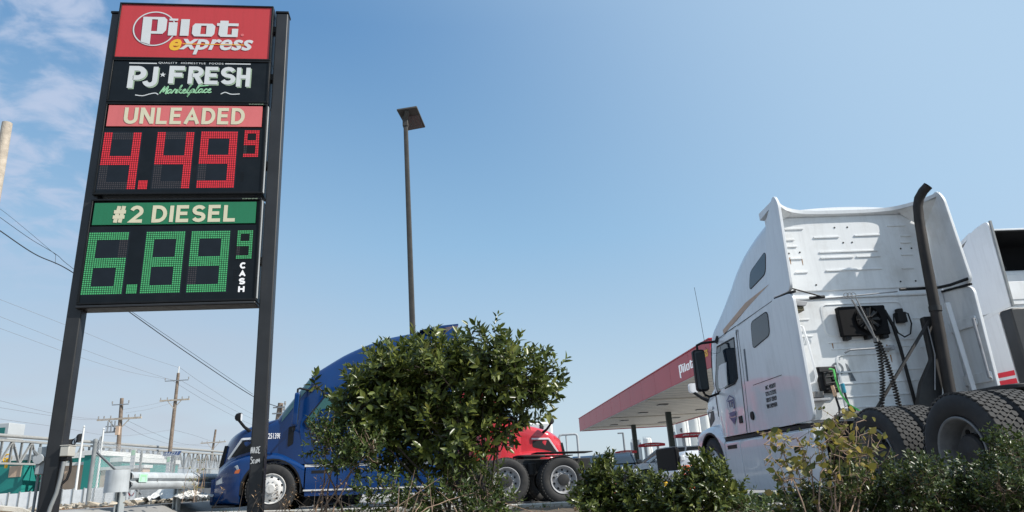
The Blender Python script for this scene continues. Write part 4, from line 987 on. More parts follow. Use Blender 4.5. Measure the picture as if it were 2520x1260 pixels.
# === blue tractor facing left
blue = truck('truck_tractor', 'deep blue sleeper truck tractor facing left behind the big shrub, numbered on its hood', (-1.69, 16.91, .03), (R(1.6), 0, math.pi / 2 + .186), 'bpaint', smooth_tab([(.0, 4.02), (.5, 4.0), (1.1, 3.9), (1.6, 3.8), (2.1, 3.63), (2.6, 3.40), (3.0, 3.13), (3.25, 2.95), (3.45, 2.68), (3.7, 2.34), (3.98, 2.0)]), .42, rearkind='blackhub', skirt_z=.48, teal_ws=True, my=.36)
for sx in (-1, 1): fairing(blue, sx, 'bpaint')
mb = MB(); secs = []
for k in range(13):
    x = -1.15 + 2.3 * k / 12; secs.append([(x, .0, 4.09), (x, .0, 4.05), (x, .5, 3.97), (x, .9, 3.93), (x, .5, 4.03)])
mb.loft(secs, True, True, True).build('roof_spoiler', 'bpaint', blue, smooth=40)
lettering('251398', (-4.13, 1.545, -3.86, 1.665), 'white2', blue, lambda u, w, n=0.: Vector((-(nose_plan(-u, 1.0 - .10 * (-u - 3.85)) + .004 + n), -u, w)), bold=.012, name='hood_number')
MB().box(-1.26, -.55, -3.05, -1.75, 1.10, 1.125).build('quarter_fender', 'blk', blue, bevel=.008); MB().box(.55, 1.26, -3.05, -1.75, 1.10, 1.125).build('quarter_fender', 'blk', blue, bevel=.008)
mb = MB()
for y in (-.5, -.8): mb.lathe([(.0001, -.3), (.13, -.28), (.14, 0), (.13, .28), (.0001, .3)], 14, Matrix.Translation((-.75, y, .7)) @ Matrix.Rotation(R(90), 4, 'Z'))
for y in (-1.55, -1.75): mb.lathe([(.0001, -.14), (.12, -.12), (.12, .12), (.0001, .14)], 14, Matrix.Translation((-.5, y, .78)) @ Matrix.Rotation(R(90), 4, 'Y'))
mb.build('air_tank', 'blkm', blue)

# === red day cab facing right, behind the blue one
red = truck('truck_tractor', 'bright red truck tractor facing right, its long hood showing beyond the shrub', (-4.05, 19.6, 0), (0, 0, -math.pi / 2 + .10), 'rpaint', DAY, 1.95, sleeper=False, skirt_z=.4, skirt_y0=1.9)

# === second white tractor at the frame edge
nb = thing('truck_tractor', 'white truck tractor with hollow roof fairing and twin red stripes beside the other one', 'truck', (8.80, 10.42, 0), (0, 0, .08))
W4 = 1.235
for sx in (-1, 1):
    MB().prism(rpoly([(.62, 2.60), (1.9, 2.60), (1.3, 3.35), (.35, 3.98), (.0, 4.02), (-.02, 2.60)], .10, 6), lambda y, z: (sx * (W4 - .03 * max(0, z - 2.7)), y, z), lambda y, z: (sx * (W4 - .035 - .03 * max(0, z - 2.7)), y, z)).build('side_fairing', 'wpaint', nb, bevel=.006)
    MB().prism([(.26, 1.0), (3.2, 1.0), (3.1, 2.585), (.26, 2.585)], lambda y, z: (sx * W4, y, z), lambda y, z: (sx * (W4 - .035), y, z)).build('side_panel', 'wpaint', nb, bevel=.006)
    for z in (1.48, 1.60): MB().box(min(sx * (W4 + .0015), sx * (W4 + .004)), max(sx * (W4 + .0015), sx * (W4 + .004)), -.02 + .29, 3.15, z, z + .075).build('red_stripe', 'stripe', nb)
    MB().prism(rpoly([(.6, 2.58), (-.02, 2.66), (-.02, 2.60), (.6, 2.52)], .01), lambda y, z: (sx * (W4 + .003), y, z), lambda y, z: (sx * (W4 - .01), y, z)).build('rubber_joint', 'wpaint2', nb)
    mb = MB(); mb.bar((sx * (W4 - .02), -.035, 2.6), (sx * (W4 - .06), -.03, 4.0), .035, .03); mb.build('fairing_edge', 'galvd', nb)
    for y in (-1.05, -2.35): wheel(nb, sx * 1.07, y, 'rear', spin=y)
    wheel(nb, sx * 1.05, 3.96, 'front')
MB().prism([(.45, 3.90), (.05, 3.86), (.05, 3.89), (.45, 3.97), (1.3, 3.72), (2.3, 3.2), (3.1, 2.6), (3.0, 2.6), (2.25, 3.12), (1.3, 3.64)], lambda y, z: (-W4 + .05, y, z), lambda y, z: (W4 - .05, y, z)).build('roof_fairing', 'wpaint', nb, bevel=.006)
MB().box(-W4 + .07, W4 - .07, .72, .76, 3.302, 3.80).build('fairing_hollow', 'matblk', nb)
MB().prism([(.06, 3.855), (.70, 3.79), (.70, 3.775), (.06, 3.84)], lambda y, z: (-W4 + .07, y, z), lambda y, z: (W4 - .07, y, z)).build('fairing_hollow', 'matblk', nb)
for sx in (-1, 1): MB().box(min(sx * 1.13, sx * 1.15), max(sx * 1.13, sx * 1.15), .03, .70, 3.302, 3.77).build('fairing_hollow', 'matblk', nb)
MB().box(-1.12, 1.12, .42, 3.3, 1.0, 3.30).build('sleeper_box', 'wpaint2', nb, bevel=.05)
mb = MB(); mb.prism(rrect(-1.0, 1.0, 2.72, 3.22, .05), lambda x, z: (x, .40, z), lambda x, z: (x, .43, z)); mb.prism(rrect(-.9, .9, 2.80, 3.10, .04), lambda x, z: (x, .388, z), lambda x, z: (x, .405, z)); mb.build('back_wall', 'wpaint2', nb, bevel=.006)
mb = MB()
for x in (-.7, 0, .7): mb.bar((x, .5, 3.34), (x + .1, .9, 3.85), .05)
mb.build('fairing_strut', 'blkm', nb)
MB().prism(rpoly([(-1.232, 1.0), (-.80, 1.0), (-.80, 2.585), (-1.232, 2.585)], .05), lambda x, z: (x, .01, z), lambda x, z: (x, .25, z)).build('muffler_shield', 'post', nb, bevel=.02)
MB().tube([(-.68, .15, 1.2), (-.68, .15, 2.55)], .07, 12).build('exhaust_stack', 'chrome', nb)
ch = MB()
for sx in (-1, 1): ch.box(sx * .43 - .045, sx * .43 + .045, -3.2, 4.9, .72, 1.0)
ch.box(-1.15, 1.15, 3.3, 5.0, .6, 1.7); ch.build('chassis', 'wpaint', nb, bevel=.1)

# ------------------------------------------------------------------ plants
G_leaf = leafmat('glossy dark leaf', [(.022, .034, .010), (.058, .082, .019), (.115, .148, .036), (.20, .225, .052), (.31, .30, .075)], .34, .3)
G_young = leafmat('fresh small leaf', [(.03, .05, .015), (.06, .09, .025), (.10, .14, .035), (.15, .19, .05)], .38, .3)
G_box = leafmat('small glossy leaf', [(.020, .034, .011), (.048, .072, .020), (.09, .122, .034), (.16, .19, .052)], .36, .25)
G_low = leafmat('olive glossy leaf', [(.020, .034, .011), (.060, .085, .020), (.13, .155, .036), (.25, .26, .065)], .28, .25)
G_yel = leafmat('yellowing leaf', [(.04, .055, .02), (.09, .11, .03), (.22, .20, .045), (.40, .31, .07), (.28, .16, .08)], .5, .4)
G_dry = leafmat('dry fallen leaf', [(.10, .06, .035), (.20, .13, .07), (.32, .22, .13), (.16, .12, .09)], .8, .1)
def frame(d):
    d = d / np.linalg.norm(d); u = np.array([0, 0, 1.]) if abs(d[2]) < .95 else np.array([1., 0, 0])
    a = np.cross(d, u); a /= np.linalg.norm(a); return d, a, np.cross(a, d)
def leaves(shoots, leaf, wid, per, rng, name, m_, parent, a0=75, a1=25, fold=.22, droop=.15, gloss_t=(.0, 1.)):
    V = []; F = []; T = []
    for pos, dr, ln in shoots:
        d, a, b = frame(dr); base = rng.uniform(0, .55); ph = rng.uniform(0, 6.28); tipb = rng.uniform(0, .35)
        for i in range(per):
            t = (i + .5) / per; p = pos + d * ln * (t - .15) + rng.normal(0, .006, 3)
            az = ph + i * 2.4; el = R(a0 + (a1 - a0) * t + rng.uniform(-14, 14))
            rad = a * math.cos(az) + b * math.sin(az); dirn = d * math.cos(el) + rad * math.sin(el); dirn[2] -= droop * rng.uniform(0, 1.2)
            dirn /= np.linalg.norm(dirn); L_ = leaf * rng.uniform(.6, 1.2) * (1 - .35 * max(0, t - .7) / .3); w = wid * L_ * rng.uniform(.8, 1.2)
            nrm = d * math.sin(el) - rad * math.cos(el); nrm = nrm + rng.normal(0, .25, 3); sd = np.cross(dirn, nrm); sd /= np.linalg.norm(sd) + 1e-9; nrm = np.cross(sd, dirn)
            o = len(V); up = nrm * w * fold * 2; bend = -nrm * L_ * rng.uniform(0, .16)
            V += [p, p + dirn * L_ * .30 + sd * w * .85 + up * .85, p + dirn * L_ * .62 + sd * w * .78 + up * .8 + bend * .5, p + dirn * L_ + bend, p + dirn * L_ * .62 - sd * w * .78 + up * .8 + bend * .5, p + dirn * L_ * .30 - sd * w * .85 + up * .85, p + dirn * L_ * .48 + bend * .3]
            F += [(o, o + 1, o + 2, o + 6), (o + 6, o + 2, o + 3), (o, o + 6, o + 4, o + 5), (o + 6, o + 3, o + 4)]
            tt = min(1, max(0, base * .6 + tipb * t + rng.uniform(-.08, .45))); T += [tt] * 4
    me = bpy.data.meshes.new(name); me.from_pydata([tuple(v) for v in V], [], F)
    at_ = me.attributes.new('tone', 'FLOAT', 'FACE'); at_.data.foreach_set('value', T)
    me.materials.append(m_); me.polygons.foreach_set('use_smooth', [True] * len(F))
    o = bpy.data.objects.new(name, me); COL.objects.link(o); o.parent = parent
    return o
def blob_shoots(blobs, n, rng, ln, up=.6, inner=.25, jit=.35):
    ws = np.array([b[3] ** 2 for b in blobs]); ws = ws / ws.sum(); out = []
    for _ in range(n):
        b = blobs[rng.choice(len(blobs), p=ws)]; c = np.array(b[:3]); r = b[3]
        q = rng.normal(0, 1, 3); q /= np.linalg.norm(q); k = 1 - (1 - inner) * rng.uniform(0, 1) ** 2.2
        sc_ = np.array([1, b[4] if len(b) > 4 else 1, 1]); p = c + q * r * k * sc_
        d = q * (.8 if len(blobs) else 1) + np.array([0, 0, up]) + rng.normal(0, jit, 3)
        out.append((p, d / np.linalg.norm(d), ln * rng.uniform(.6, 1.3)))
    return out
def stems(root, base, blobs, n, rng, r0=.022, m_='bark', spread=.18, name='stem', zb=None):
    tips = []
    for i in range(n):
        b = blobs[i % len(blobs)]; x0 = base[0] + rng.uniform(-spread, spread); y0 = base[1] + rng.uniform(-spread, spread)
        p0 = np.array([x0, y0, (zbed(x0, y0) if zb is None else zb) - .04]); p3 = np.array(b[:3]) + rng.normal(0, b[3] * .25, 3)
        p1 = p0 + np.array([(p3[0] - p0[0]) * .2, (p3[1] - p0[1]) * .2, (p3[2] - p0[2]) * .45]) + rng.normal(0, .03, 3); p2 = p0 + (p3 - p0) * .7 + rng.normal(0, .05, 3)
        pts = [(1 - t) ** 3 * p0 + 3 * t * (1 - t) ** 2 * p1 + 3 * t * t * (1 - t) * p2 + t ** 3 * p3 + rng.normal(0, .006, 3) for t in np.linspace(0, 1, 12)]
        MB().tube([Vector(p) for p in pts], [r0 * (1 - .75 * k / 11) for k in range(12)], 6).build(name, m_, root, smooth=60); tips.append(pts)
    return tips
def twigs(root, shoots, tips, rng, m_, frac=.5, r=.004, name='twig'):
    mb = MB(); allp = np.array([p for t in tips for p in t[4:]])
    for pos, d, ln in shoots:
        if rng.uniform() > frac: continue
        p0 = pos - d * ln * .25; k = np.argmin(((allp - p0) ** 2).sum(1) + rng.uniform(0, .01, len(allp))); q = allp[k]
        mid = (p0 + q) / 2 + np.array([0, 0, -.12]) * np.linalg.norm(p0 - q) + rng.normal(0, .015, 3)
        mb.tube([Vector(q), Vector(mid), Vector(p0), Vector(pos + d * ln * .8)], [r * 1.6, r * 1.2, r, r * .5], 4, cap=False)
    return mb.build(name, m_, root, smooth=60)
def shrub(name, label, cat, base, Yd, pxblobs, n, leaf, wid, per, m_, seed, ln, depth=1., group=None, stem_n=6, r0=.02, bark='bark', spread=.18, **k):
    rng = np.random.default_rng(seed); root = thing(name, label, cat, (0, 0, 0), (0, 0, 0), group)
    blobs = []
    for u, v, r_ in pxblobs:
        c = at(u, v, Yd + rng.uniform(-.3, .3) * depth); sc_ = Yd * .95 / FPX * 1.05
        blobs.append((c.x, c.y, c.z, r_ * sc_, depth))
    sh = blob_shoots(blobs, n, rng, ln, **{q: k.pop(q) for q in ('up', 'inner', 'jit') if q in k})
    sh = [s_ for s_ in sh if s_[0][2] > zbed(*s_[0][:2]) + .02]
    tips = stems(root, base, blobs, stem_n, rng, r0, bark, spread)
    leaves(sh, leaf, wid, per, rng, 'foliage', m_, root, **k)
    twigs(root, sh, tips, rng, bark, .55, r0 * .2)
    return root
BIG = [(905, 992, 72), (775, 948, 8), (990, 950, 95), (930, 935, 52), (1060, 925, 85), (1120, 895, 62), (1200, 890, 70), (1280, 915, 64), (1335, 945, 46), (1285, 985, 62), (1240, 900, 50), (1170, 975, 80), (1020, 1020, 110), (910, 1050, 70), (1120, 1065, 85), (1000, 1105, 60), (1215, 1050, 50), (1110, 1130, 36)]
shrub('broadleaf_shrub', 'largest shrub, dense dark green broadleaf one standing in front of the blue truck', 'shrub', (-.75, 7.55), 7.5, BIG, 1120, .112, .22, 12, G_leaf, 11, .22, .9, stem_n=18, r0=.017, spread=.45)
shrub('fine_leaf_shrub', 'light green fine-leaved shrub growing against the near edge of the largest shrub', 'shrub', (-1.95, 7.2), 7.1, [(800, 1080, 42), (850, 1085, 48), (900, 1095, 45), (835, 1120, 40), (880, 1135, 35), (765, 1062, 16)], 260, .055, .22, 12, G_young, 12, .14, .8, stem_n=6, r0=.012, bark='barkp')
shrub('low_shrub', 'low rounded olive green shrub with glossy upright leaves in front of the fuel canopy', 'shrub', (1.45, 6.1), 6.0, [(1490, 1190, 50), (1465, 1220, 42), (1550, 1228, 50), (1640, 1234, 54), (1740, 1200, 58), (1790, 1215, 36), (1600, 1255, 70), (1710, 1255, 70), (1490, 1255, 55), (1480, 1150, 16), (1745, 1145, 18), (1800, 1245, 36), (1420, 1262, 26)], 640, .062, .26, 13, G_low, 13, .12, .8, stem_n=9, r0=.010, up=.9)
shrub('hedge_shrub', 'dark glossy small-leaved shrub below the rear wheels of the white truck', 'shrub', (2.45, 4.3), 4.25, [(2190, 1205, 62), (2260, 1195, 60), (2340, 1195, 62), (2130, 1200, 60), (2090, 1240, 60), (2230, 1255, 75), (2340, 1255, 70), (2260, 1150, 28), (2420, 1225, 45), (2440, 1258, 45)], 800, .030, .30, 13, G_box, 14, .075, .9, group='glossy hedge shrubs by the white truck', stem_n=8, r0=.007, bark='barkp')
shrub('hedge_shrub', 'tall dark glossy shrub at the photo edge beside the last wheel of the white truck', 'shrub', (3.05, 4.25), 4.2, [(2500, 1115, 55), (2480, 1150, 50), (2530, 1180, 70), (2470, 1195, 40), (2440, 1225, 55), (2520, 1235, 60)], 430, .030, .30, 13, G_box, 15, .075, .9, group='glossy hedge shrubs by the white truck', stem_n=6, r0=.007, bark='barkp')
shrub('hedge_shrub', 'ankle-high glossy shrub under the sparse yellow-leaved bush', 'shrub', (1.75, 4.3), 4.25, [(2000, 1250, 50), (2040, 1215, 36), (2080, 1190, 34), (1960, 1262, 35)], 150, .030, .30, 12, G_box, 16, .07, .9, group='glossy hedge shrubs by the white truck', stem_n=4, r0=.006, bark='barkp')
# sparse yellowing bush
rng = np.random.default_rng(21); yb_ = thing('sparse_shrub', 'sparse leggy shrub with yellowing leaves and bare twigs in front of the white truck side', 'shrub')
tipsY = []; shY = []
for (u0, v0, u1, v1) in ((2000, 1262, 1905, 1060), (2005, 1262, 1925, 1110), (2010, 1265, 1965, 1085), (2020, 1262, 2000, 1050), (2030, 1262, 2045, 1030), (2040, 1262, 2075, 1060), (2050, 1262, 2110, 1040), (2055, 1262, 2140, 1060), (2010, 1262, 1890, 1100), (2060, 1262, 2150, 1110), (2030, 1262, 2060, 1120), (1990, 1262, 1920, 1180), (2040, 1262, 2195, 1100), (2050, 1262, 2215, 1120)):
    Y = 4.15 + rng.uniform(-.25, .25); a = np.array(at(u0 + rng.uniform(-40, 40), v0, Y)); a[2] -= .1; b = np.array(at(u1, v1, Y + rng.uniform(-.2, .2)))
    pts = [a + (b - a) * t + np.array([0, 0, .08]) * math.sin(t * 3.1) * rng.uniform(-1, 1) + rng.normal(0, .008, 3) for t in np.linspace(0, 1, 9)]
    MB().tube([Vector(p) for p in pts], [.006 * (1 - .7 * k / 8) for k in range(9)], 5).build('stem', 'barkp', yb_, smooth=60)
    tipsY.append(pts)
    if u1 > 2180: continue
    for k in range(4, 9):
        for _ in range(2):
            d = rng.normal(0, 1, 3); d[2] = abs(d[2]) * .5; shY.append((pts[k] + rng.normal(0, .04, 3), d / np.linalg.norm(d), .09))
for u, v, r_, n in ((2050, 1080, 60, 22), (2110, 1110, 45, 16), (1950, 1100, 50, 6), (2000, 1150, 60, 10), (1935, 1190, 40, 6)):
    c = np.array(at(u, v, 4.15)); s_ = 4.15 / FPX * r_
    for _ in range(n):
        d = rng.normal(0, 1, 3); shY.append((c + rng.normal(0, s_ * .6, 3), d / np.linalg.norm(d), .08))
leaves(shY, .052, .36, 2, rng, 'foliage', G_yel, yb_, a0=70, a1=40, fold=.12, droop=.4)
twigs(yb_, shY, [[*t] for t in tipsY], rng, 'barkp', .75, .0022)
# pale dead stems at the foot of the big shrub
for seed, lab, spots in ((31, 'bundle of dry pale bare stems leaning at the foot of the largest shrub', ((1050, 1195, 11),)), (32, 'thin reddish seedling sprigs poking up by the blue truck wheel', ((760, 1225, 16), (690, 1235, 8), (650, 1240, 8)))):
    rng = np.random.default_rng(seed); t = thing('dry_stems' if seed == 31 else 'seedling_sprigs', lab, 'dead plant'); mb = MB(); sh = []
    for u, v, n in spots:
        for _ in range(n):
            Y = 6.7 + rng.uniform(-.3, .4); b = np.array(at(u + rng.normal(0, 50), v + rng.uniform(-40, 40), Y)); x0 = b[0] + rng.normal(0, .3); a = np.array([x0, Y + rng.uniform(-.1, .1), zbed(x0, Y) - .03])
            if b[2] < a[2] + .1: b[2] = a[2] + .15
            mid = (a + b) / 2 + rng.normal(0, .03, 3); mb.tube([Vector(a), Vector(mid), Vector(b)], [.006, .005, .002] if seed == 31 else [.004, .003, .0015], 5)
            if seed == 32: sh.append((b, np.array([rng.normal(0, .3), 0, 1.]), .06))
    mb.build('stem', 'barkp' if seed == 31 else 'bark', t, smooth=60)
    if sh: leaves(sh, .035, .22, 6, rng, 'foliage', G_dry, t)
shrub('undergrowth_plant', 'low leafy seedlings filling the ground under the largest shrub', 'plant', (-.6, 7.0), 6.9, [(960, 1215, 45), (1040, 1225, 45), (1120, 1215, 50), (1200, 1205, 48), (1230, 1235, 40), (900, 1235, 40), (1060, 1255, 50), (1160, 1255, 50)], 330, .06, .22, 9, G_young, 33, .12, .8, stem_n=14, r0=.006, bark='barkp', spread=.9)
shrub('weed_clump', 'small clump of dull weeds between the low olive shrub and the yellow-leaved bush', 'plant', (2.0, 5.4), 5.2, [(1840, 1255, 30), (1880, 1250, 26), (1920, 1258, 26)], 70, .05, .2, 8, G_young, 34, .1, .8, stem_n=6, r0=.004, bark='barkp')
# litter on the soil
rng = np.random.default_rng(41); sh = []
for _ in range(1500):
    y = rng.uniform(3.2, 11.8); x = rng.uniform(-.8, .75) * y
    if inside(x, y): d = rng.normal(0, 1, 3); d[2] *= .2; sh.append((np.array([x, y, zbed(x, y) + .012]), d, .02))
lit = leaves(sh, .06, .3, 1, rng, 'leaf_litter', G_dry, None, a0=20, a1=20, fold=.1, droop=0); kind(lit, 'stuff')
rng = np.random.default_rng(42); mb = MB()
for _ in range(160):
    y = rng.uniform(3.5, 11.8); x = rng.uniform(-.75, .72) * y
    if not inside(x, y): continue
    a = rng.uniform(0, 6.28); l_ = rng.uniform(.08, .3); z = zbed(x, y) + .012; mb.tube([(x, y, z), (x + l_ * .5 * math.cos(a), y + l_ * .5 * math.sin(a), z + .02), (x + l_ * math.cos(a), y + l_ * math.sin(a), z + rng.uniform(0, .05))], .004, 4)
kind(mb.build('twig_litter', 'barkp', None, smooth=0), 'stuff')
# grass tufts and weeds along the kerb
rng = np.random.default_rng(43); V = []; F = []; T = []
for _ in range(420):
    i = rng.integers(0, len(dense)); p = dense[i]; x, y = p.x + rng.normal(0, .25) - .1, p.y - abs(rng.normal(0, .35)) - .05
    for k in range(7):
        a = rng.uniform(0, 6.28); h = rng.uniform(.04, .12); z = zbed(x, y); w = .004; o = len(V)
        V += [(x - w, y, z), (x + w, y, z), (x + .5 * h * math.cos(a), y + .5 * h * math.sin(a), z + h)]; F.append((o, o + 1, o + 2)); T.append(rng.uniform(.2, 1))
me = bpy.data.meshes.new('grass'); me.from_pydata(V, [], F); at_ = me.attributes.new('tone', 'FLOAT', 'FACE'); at_.data.foreach_set('value', T); me.materials.append(G_young)
o = bpy.data.objects.new('grass', me); COL.objects.link(o); kind(o, 'stuff')

# ------------------------------------------------------------------ parking lot lamp
lp = at(1006, 560, 17.0); lt = at(998, 297, 17.0)
lampo = thing('parking_lot_lamp', 'slim dark lamp post with one tilted flat lamp head rising behind the largest shrub', 'lamp post', (at(1016, 830, 17.0).x, 17.0, 0))
bx0 = at(1016, 830, 17.0); tx = lt.x - bx0.x
mb = MB(); bz = bx0.z; secs = []
for t in np.linspace(0, 1, 14):
    z = t * lt.z; x = tx * (z - bz) / (lt.z - bz); r_ = .075 - .018 * t; secs.append([(x + a, b, z) for a, b in rrect(-r_, r_, -r_, r_, .018, 3)])
mb.loft(secs, True, True, True); mb.build('pole', 'lamp', lampo, smooth=40)
MB().box(-.2, .2, -.2, .2, 0, .35).build('base', 'conc', lampo, bevel=.03)
# the head hangs from a bracket; its corners in the lamp's own space
hp = [at(976, 272, 16.75), at(1026, 264, 16.75), at(1047, 314, 17.5), at(1004, 322, 17.5)]
hp = [p - Vector((bx0.x, 17.0, 0)) for p in hp]; nrm = (hp[1] - hp[0]).cross(hp[3] - hp[0]).normalized()
if nrm.z < 0: nrm = -nrm
mb = MB(); mb.add([*hp, *[p + nrm * .07 for p in hp]], [(3, 2, 1, 0), (4, 5, 6, 7), (0, 1, 5, 4), (1, 2, 6, 5), (2, 3, 7, 6), (3, 0, 4, 7)])
hd_ = mb.build('lamp_head', 'lamp', lampo, bevel=.015)
bl = lambda s, t: hp[0].lerp(hp[1], s).lerp(hp[3].lerp(hp[2], s), t)
ln = MB()
ln.add([bl(.08, .35) - nrm * .006, bl(.92, .35) - nrm * .006, bl(.92, .95) - nrm * .006, bl(.08, .95) - nrm * .006], [(0, 1, 2, 3)]); ln.build('lens', 'lens', hd_)
fn = MB()
for k in range(5): fn.bar(bl(.14 + .18 * k, .34) - nrm * .012, bl(.14 + .18 * k, .96) - nrm * .012, .018, .012)
fn.build('led_strip', 'lens', hd_)
bk = MB(); top = Vector((tx, 0, lt.z)); bk.bar(top, bl(.45, .1) + nrm * .03, .12, .14); bk.bar(top - Vector((0, 0, .2)), top + Vector((0, 0, .14)), .15); bk.build('bracket', 'lamp', lampo, bevel=.015)

# ------------------------------------------------------------------ fuel canopy
CB, CT = 4.4, 5.5
A0 = Vector((7.73, 27.4)); A1 = Vector((5.07, 62.7)); dv = (A1 - A0).normalized(); rv = Vector((dv.y, -dv.x)); CL = (A1 - A0).length; CWID = 8.0
can = thing('fuel_canopy', 'long flat petrol station canopy with red fascia on dark columns', 'canopy', (A0.x, A0.y, 0), (0, 0, math.atan2(-dv.x, dv.y)))
mb = MB(); t = .12
fs_ = MB().box(0, t, 0, CL, CB, CT); fs_.box(CWID - t, CWID, 0, CL, CB, CT); fs_.box(t, CWID - t, 0, t, CB, CT); fs_.box(t, CWID - t, CL - t, CL, CB, CT)
fas = fs_.build('fascia', 'canred', can, bevel=.01)
jm = MB()
for k in range(1, 12): jm.box(-.004, 0.0, CL * k / 12 - .012, CL * k / 12 + .012, CB, CT)
for k in range(1, 3): jm.box(CWID * k / 3 - .012, CWID * k / 3 + .012, -.004, 0.0, CB, CT)
jm.build('fascia_joint', 'signdkred', fas, smooth=0)
MB().box(-.03, CWID + .03, -.03, .05, CT + .002, CT + .06).build('fascia_cap', 'canred', fas, bevel=.01); MB().box(-.03, .05, .052, CL, CT + .002, CT + .06).build('fascia_cap', 'canred', fas, bevel=.01)
sf = MB().box(t, CWID - t, t, CL - t, CB + .06, CB + .10); sf.build('soffit', 'soffit', can)
MB().box(t, CWID - t, t, CL - t, CT - .35, CT - .3).build('roof_deck', 'soffit', can)
bm_ = MB()
for k in range(1, 34): bm_.box(t + .02, CWID - t - .02, CL * k / 34 - .006, CL * k / 34 + .006, CB + .052, CB + .0598)
bm_.build('soffit_joint', 'galvd', can)
for y in (.9, 12.0, 23.2, 31.9): MB().box(.3, CWID - .3, y - .12, y + .12, CB - .03, CB + .05).build('soffit_beam', 'soffit', can, bevel=.02)
for y in (3, 8, 15, 20, 26, 30):
    for x in (2.0, 6.0): MB().box(x - .3, x + .3, y - .3, y + .3, CB + .0, CB + .05).build('recessed_light', 'lens', can, bevel=.02)
MB().box(.02, .12, .3, CL - .3, CB - .02, CB - .002).build('fascia_drip_edge', 'bwhite', can)
for y in (.9, 11.6, 20.7, 31.4):
    MB().box(3.75, 4.1, y - .17, y + .17, 0, CB + .05).build('column', 'coldk', can, bevel=.02)
# fascia lettering (left side, facing -x)
Fc = lambda u, w, n=0.: Vector((-n, -u, w))
def q2c(poly, u0, u1, w0, w1):
    out = []
    for p in poly: a, b = q2(*p); out.append((u0 + (a - .185) / 1.25 * (u1 - u0), w0 + (b - 5.32) / .504 * (w1 - w0)))
    return out
for ch, polys in LP.items():
    mb = MB()
    for po in polys: pp = q2c(po, -4.6, -2.3, CB + .12, CT - .22); mb.add([Fc(u, w, .012) for u, w in pp], [tuple(range(len(pp)))])
    mb.build('fascia_letter', 'white2', fas, smooth=0)
lettering('express', (-2.1, CB + .36, -.3, CB + .78), 'yellow', fas, Fc, shear=.25, bold=.02, ext=.012)
# pumps with red toppers
first = None
for i, (px, py, Yd, zc) in enumerate(((1540, 1112, 58.0, 2.30), (1603, 1094, 47.0, 2.32), (1700, 1070, 37.5, 2.34))):
    c = at(px, py, Yd); p = thing('fuel_pump', ('farthest', 'middle', 'nearest')[i] + ' fuel pump under the canopy with a curved red topper', 'fuel pump', (c.x, c.y, 0), (0, 0, .08), 'fuel pumps under the canopy')
    zc = c.z
    MB().box(-.45, .45, -.3, .3, .15, 1.45).build('cabinet', 'tankw', p, bevel=.03); MB().box(-.35, .35, -.312, -.3, .9, 1.3).build('display', 'blk', p)
    MB().box(-.5, .5, -.4, .4, 0, .15).build('island', 'conc', p, bevel=.02)
    for x in (-.42, .42): MB().box(x - .06, x + .06, -.1, .1, 1.45, zc - .1).build('topper_post', 'tankg', p, bevel=.01)
    secs = []
    for k in range(17):
        x = -.88 + 1.76 * k / 16; s_ = 1 - (x / .95) ** 2; secs.append([(x, -.16, zc + .02 + .10 * s_), (x, -.18, zc - .08), (x, -.12, zc - .12 - .02 * s_), (x, .12, zc - .12 - .02 * s_), (x, .18, zc - .08), (x, .16, zc + .02 + .10 * s_)])
    tp = MB().loft(secs, True, True, True).build('topper', 'canred', p, smooth=40)
    lettering('pilot express', (-.5, zc - .06, .5, zc + .04), 'white', tp, lambda u, w, n=0.: Vector((u, -.182 - n, w)), shear=.2, bold=.02, ext=.006)
    mb = MB()
    for x in (-.3, .3): mb.tube([(x, -.31, 1.2), (x - .05, -.42, 1.1), (x - .08, -.45, .6), (x, -.36, .4), (x + .06, -.33, .9)], .02, 6)
    mb.build('hose', 'blk', p)

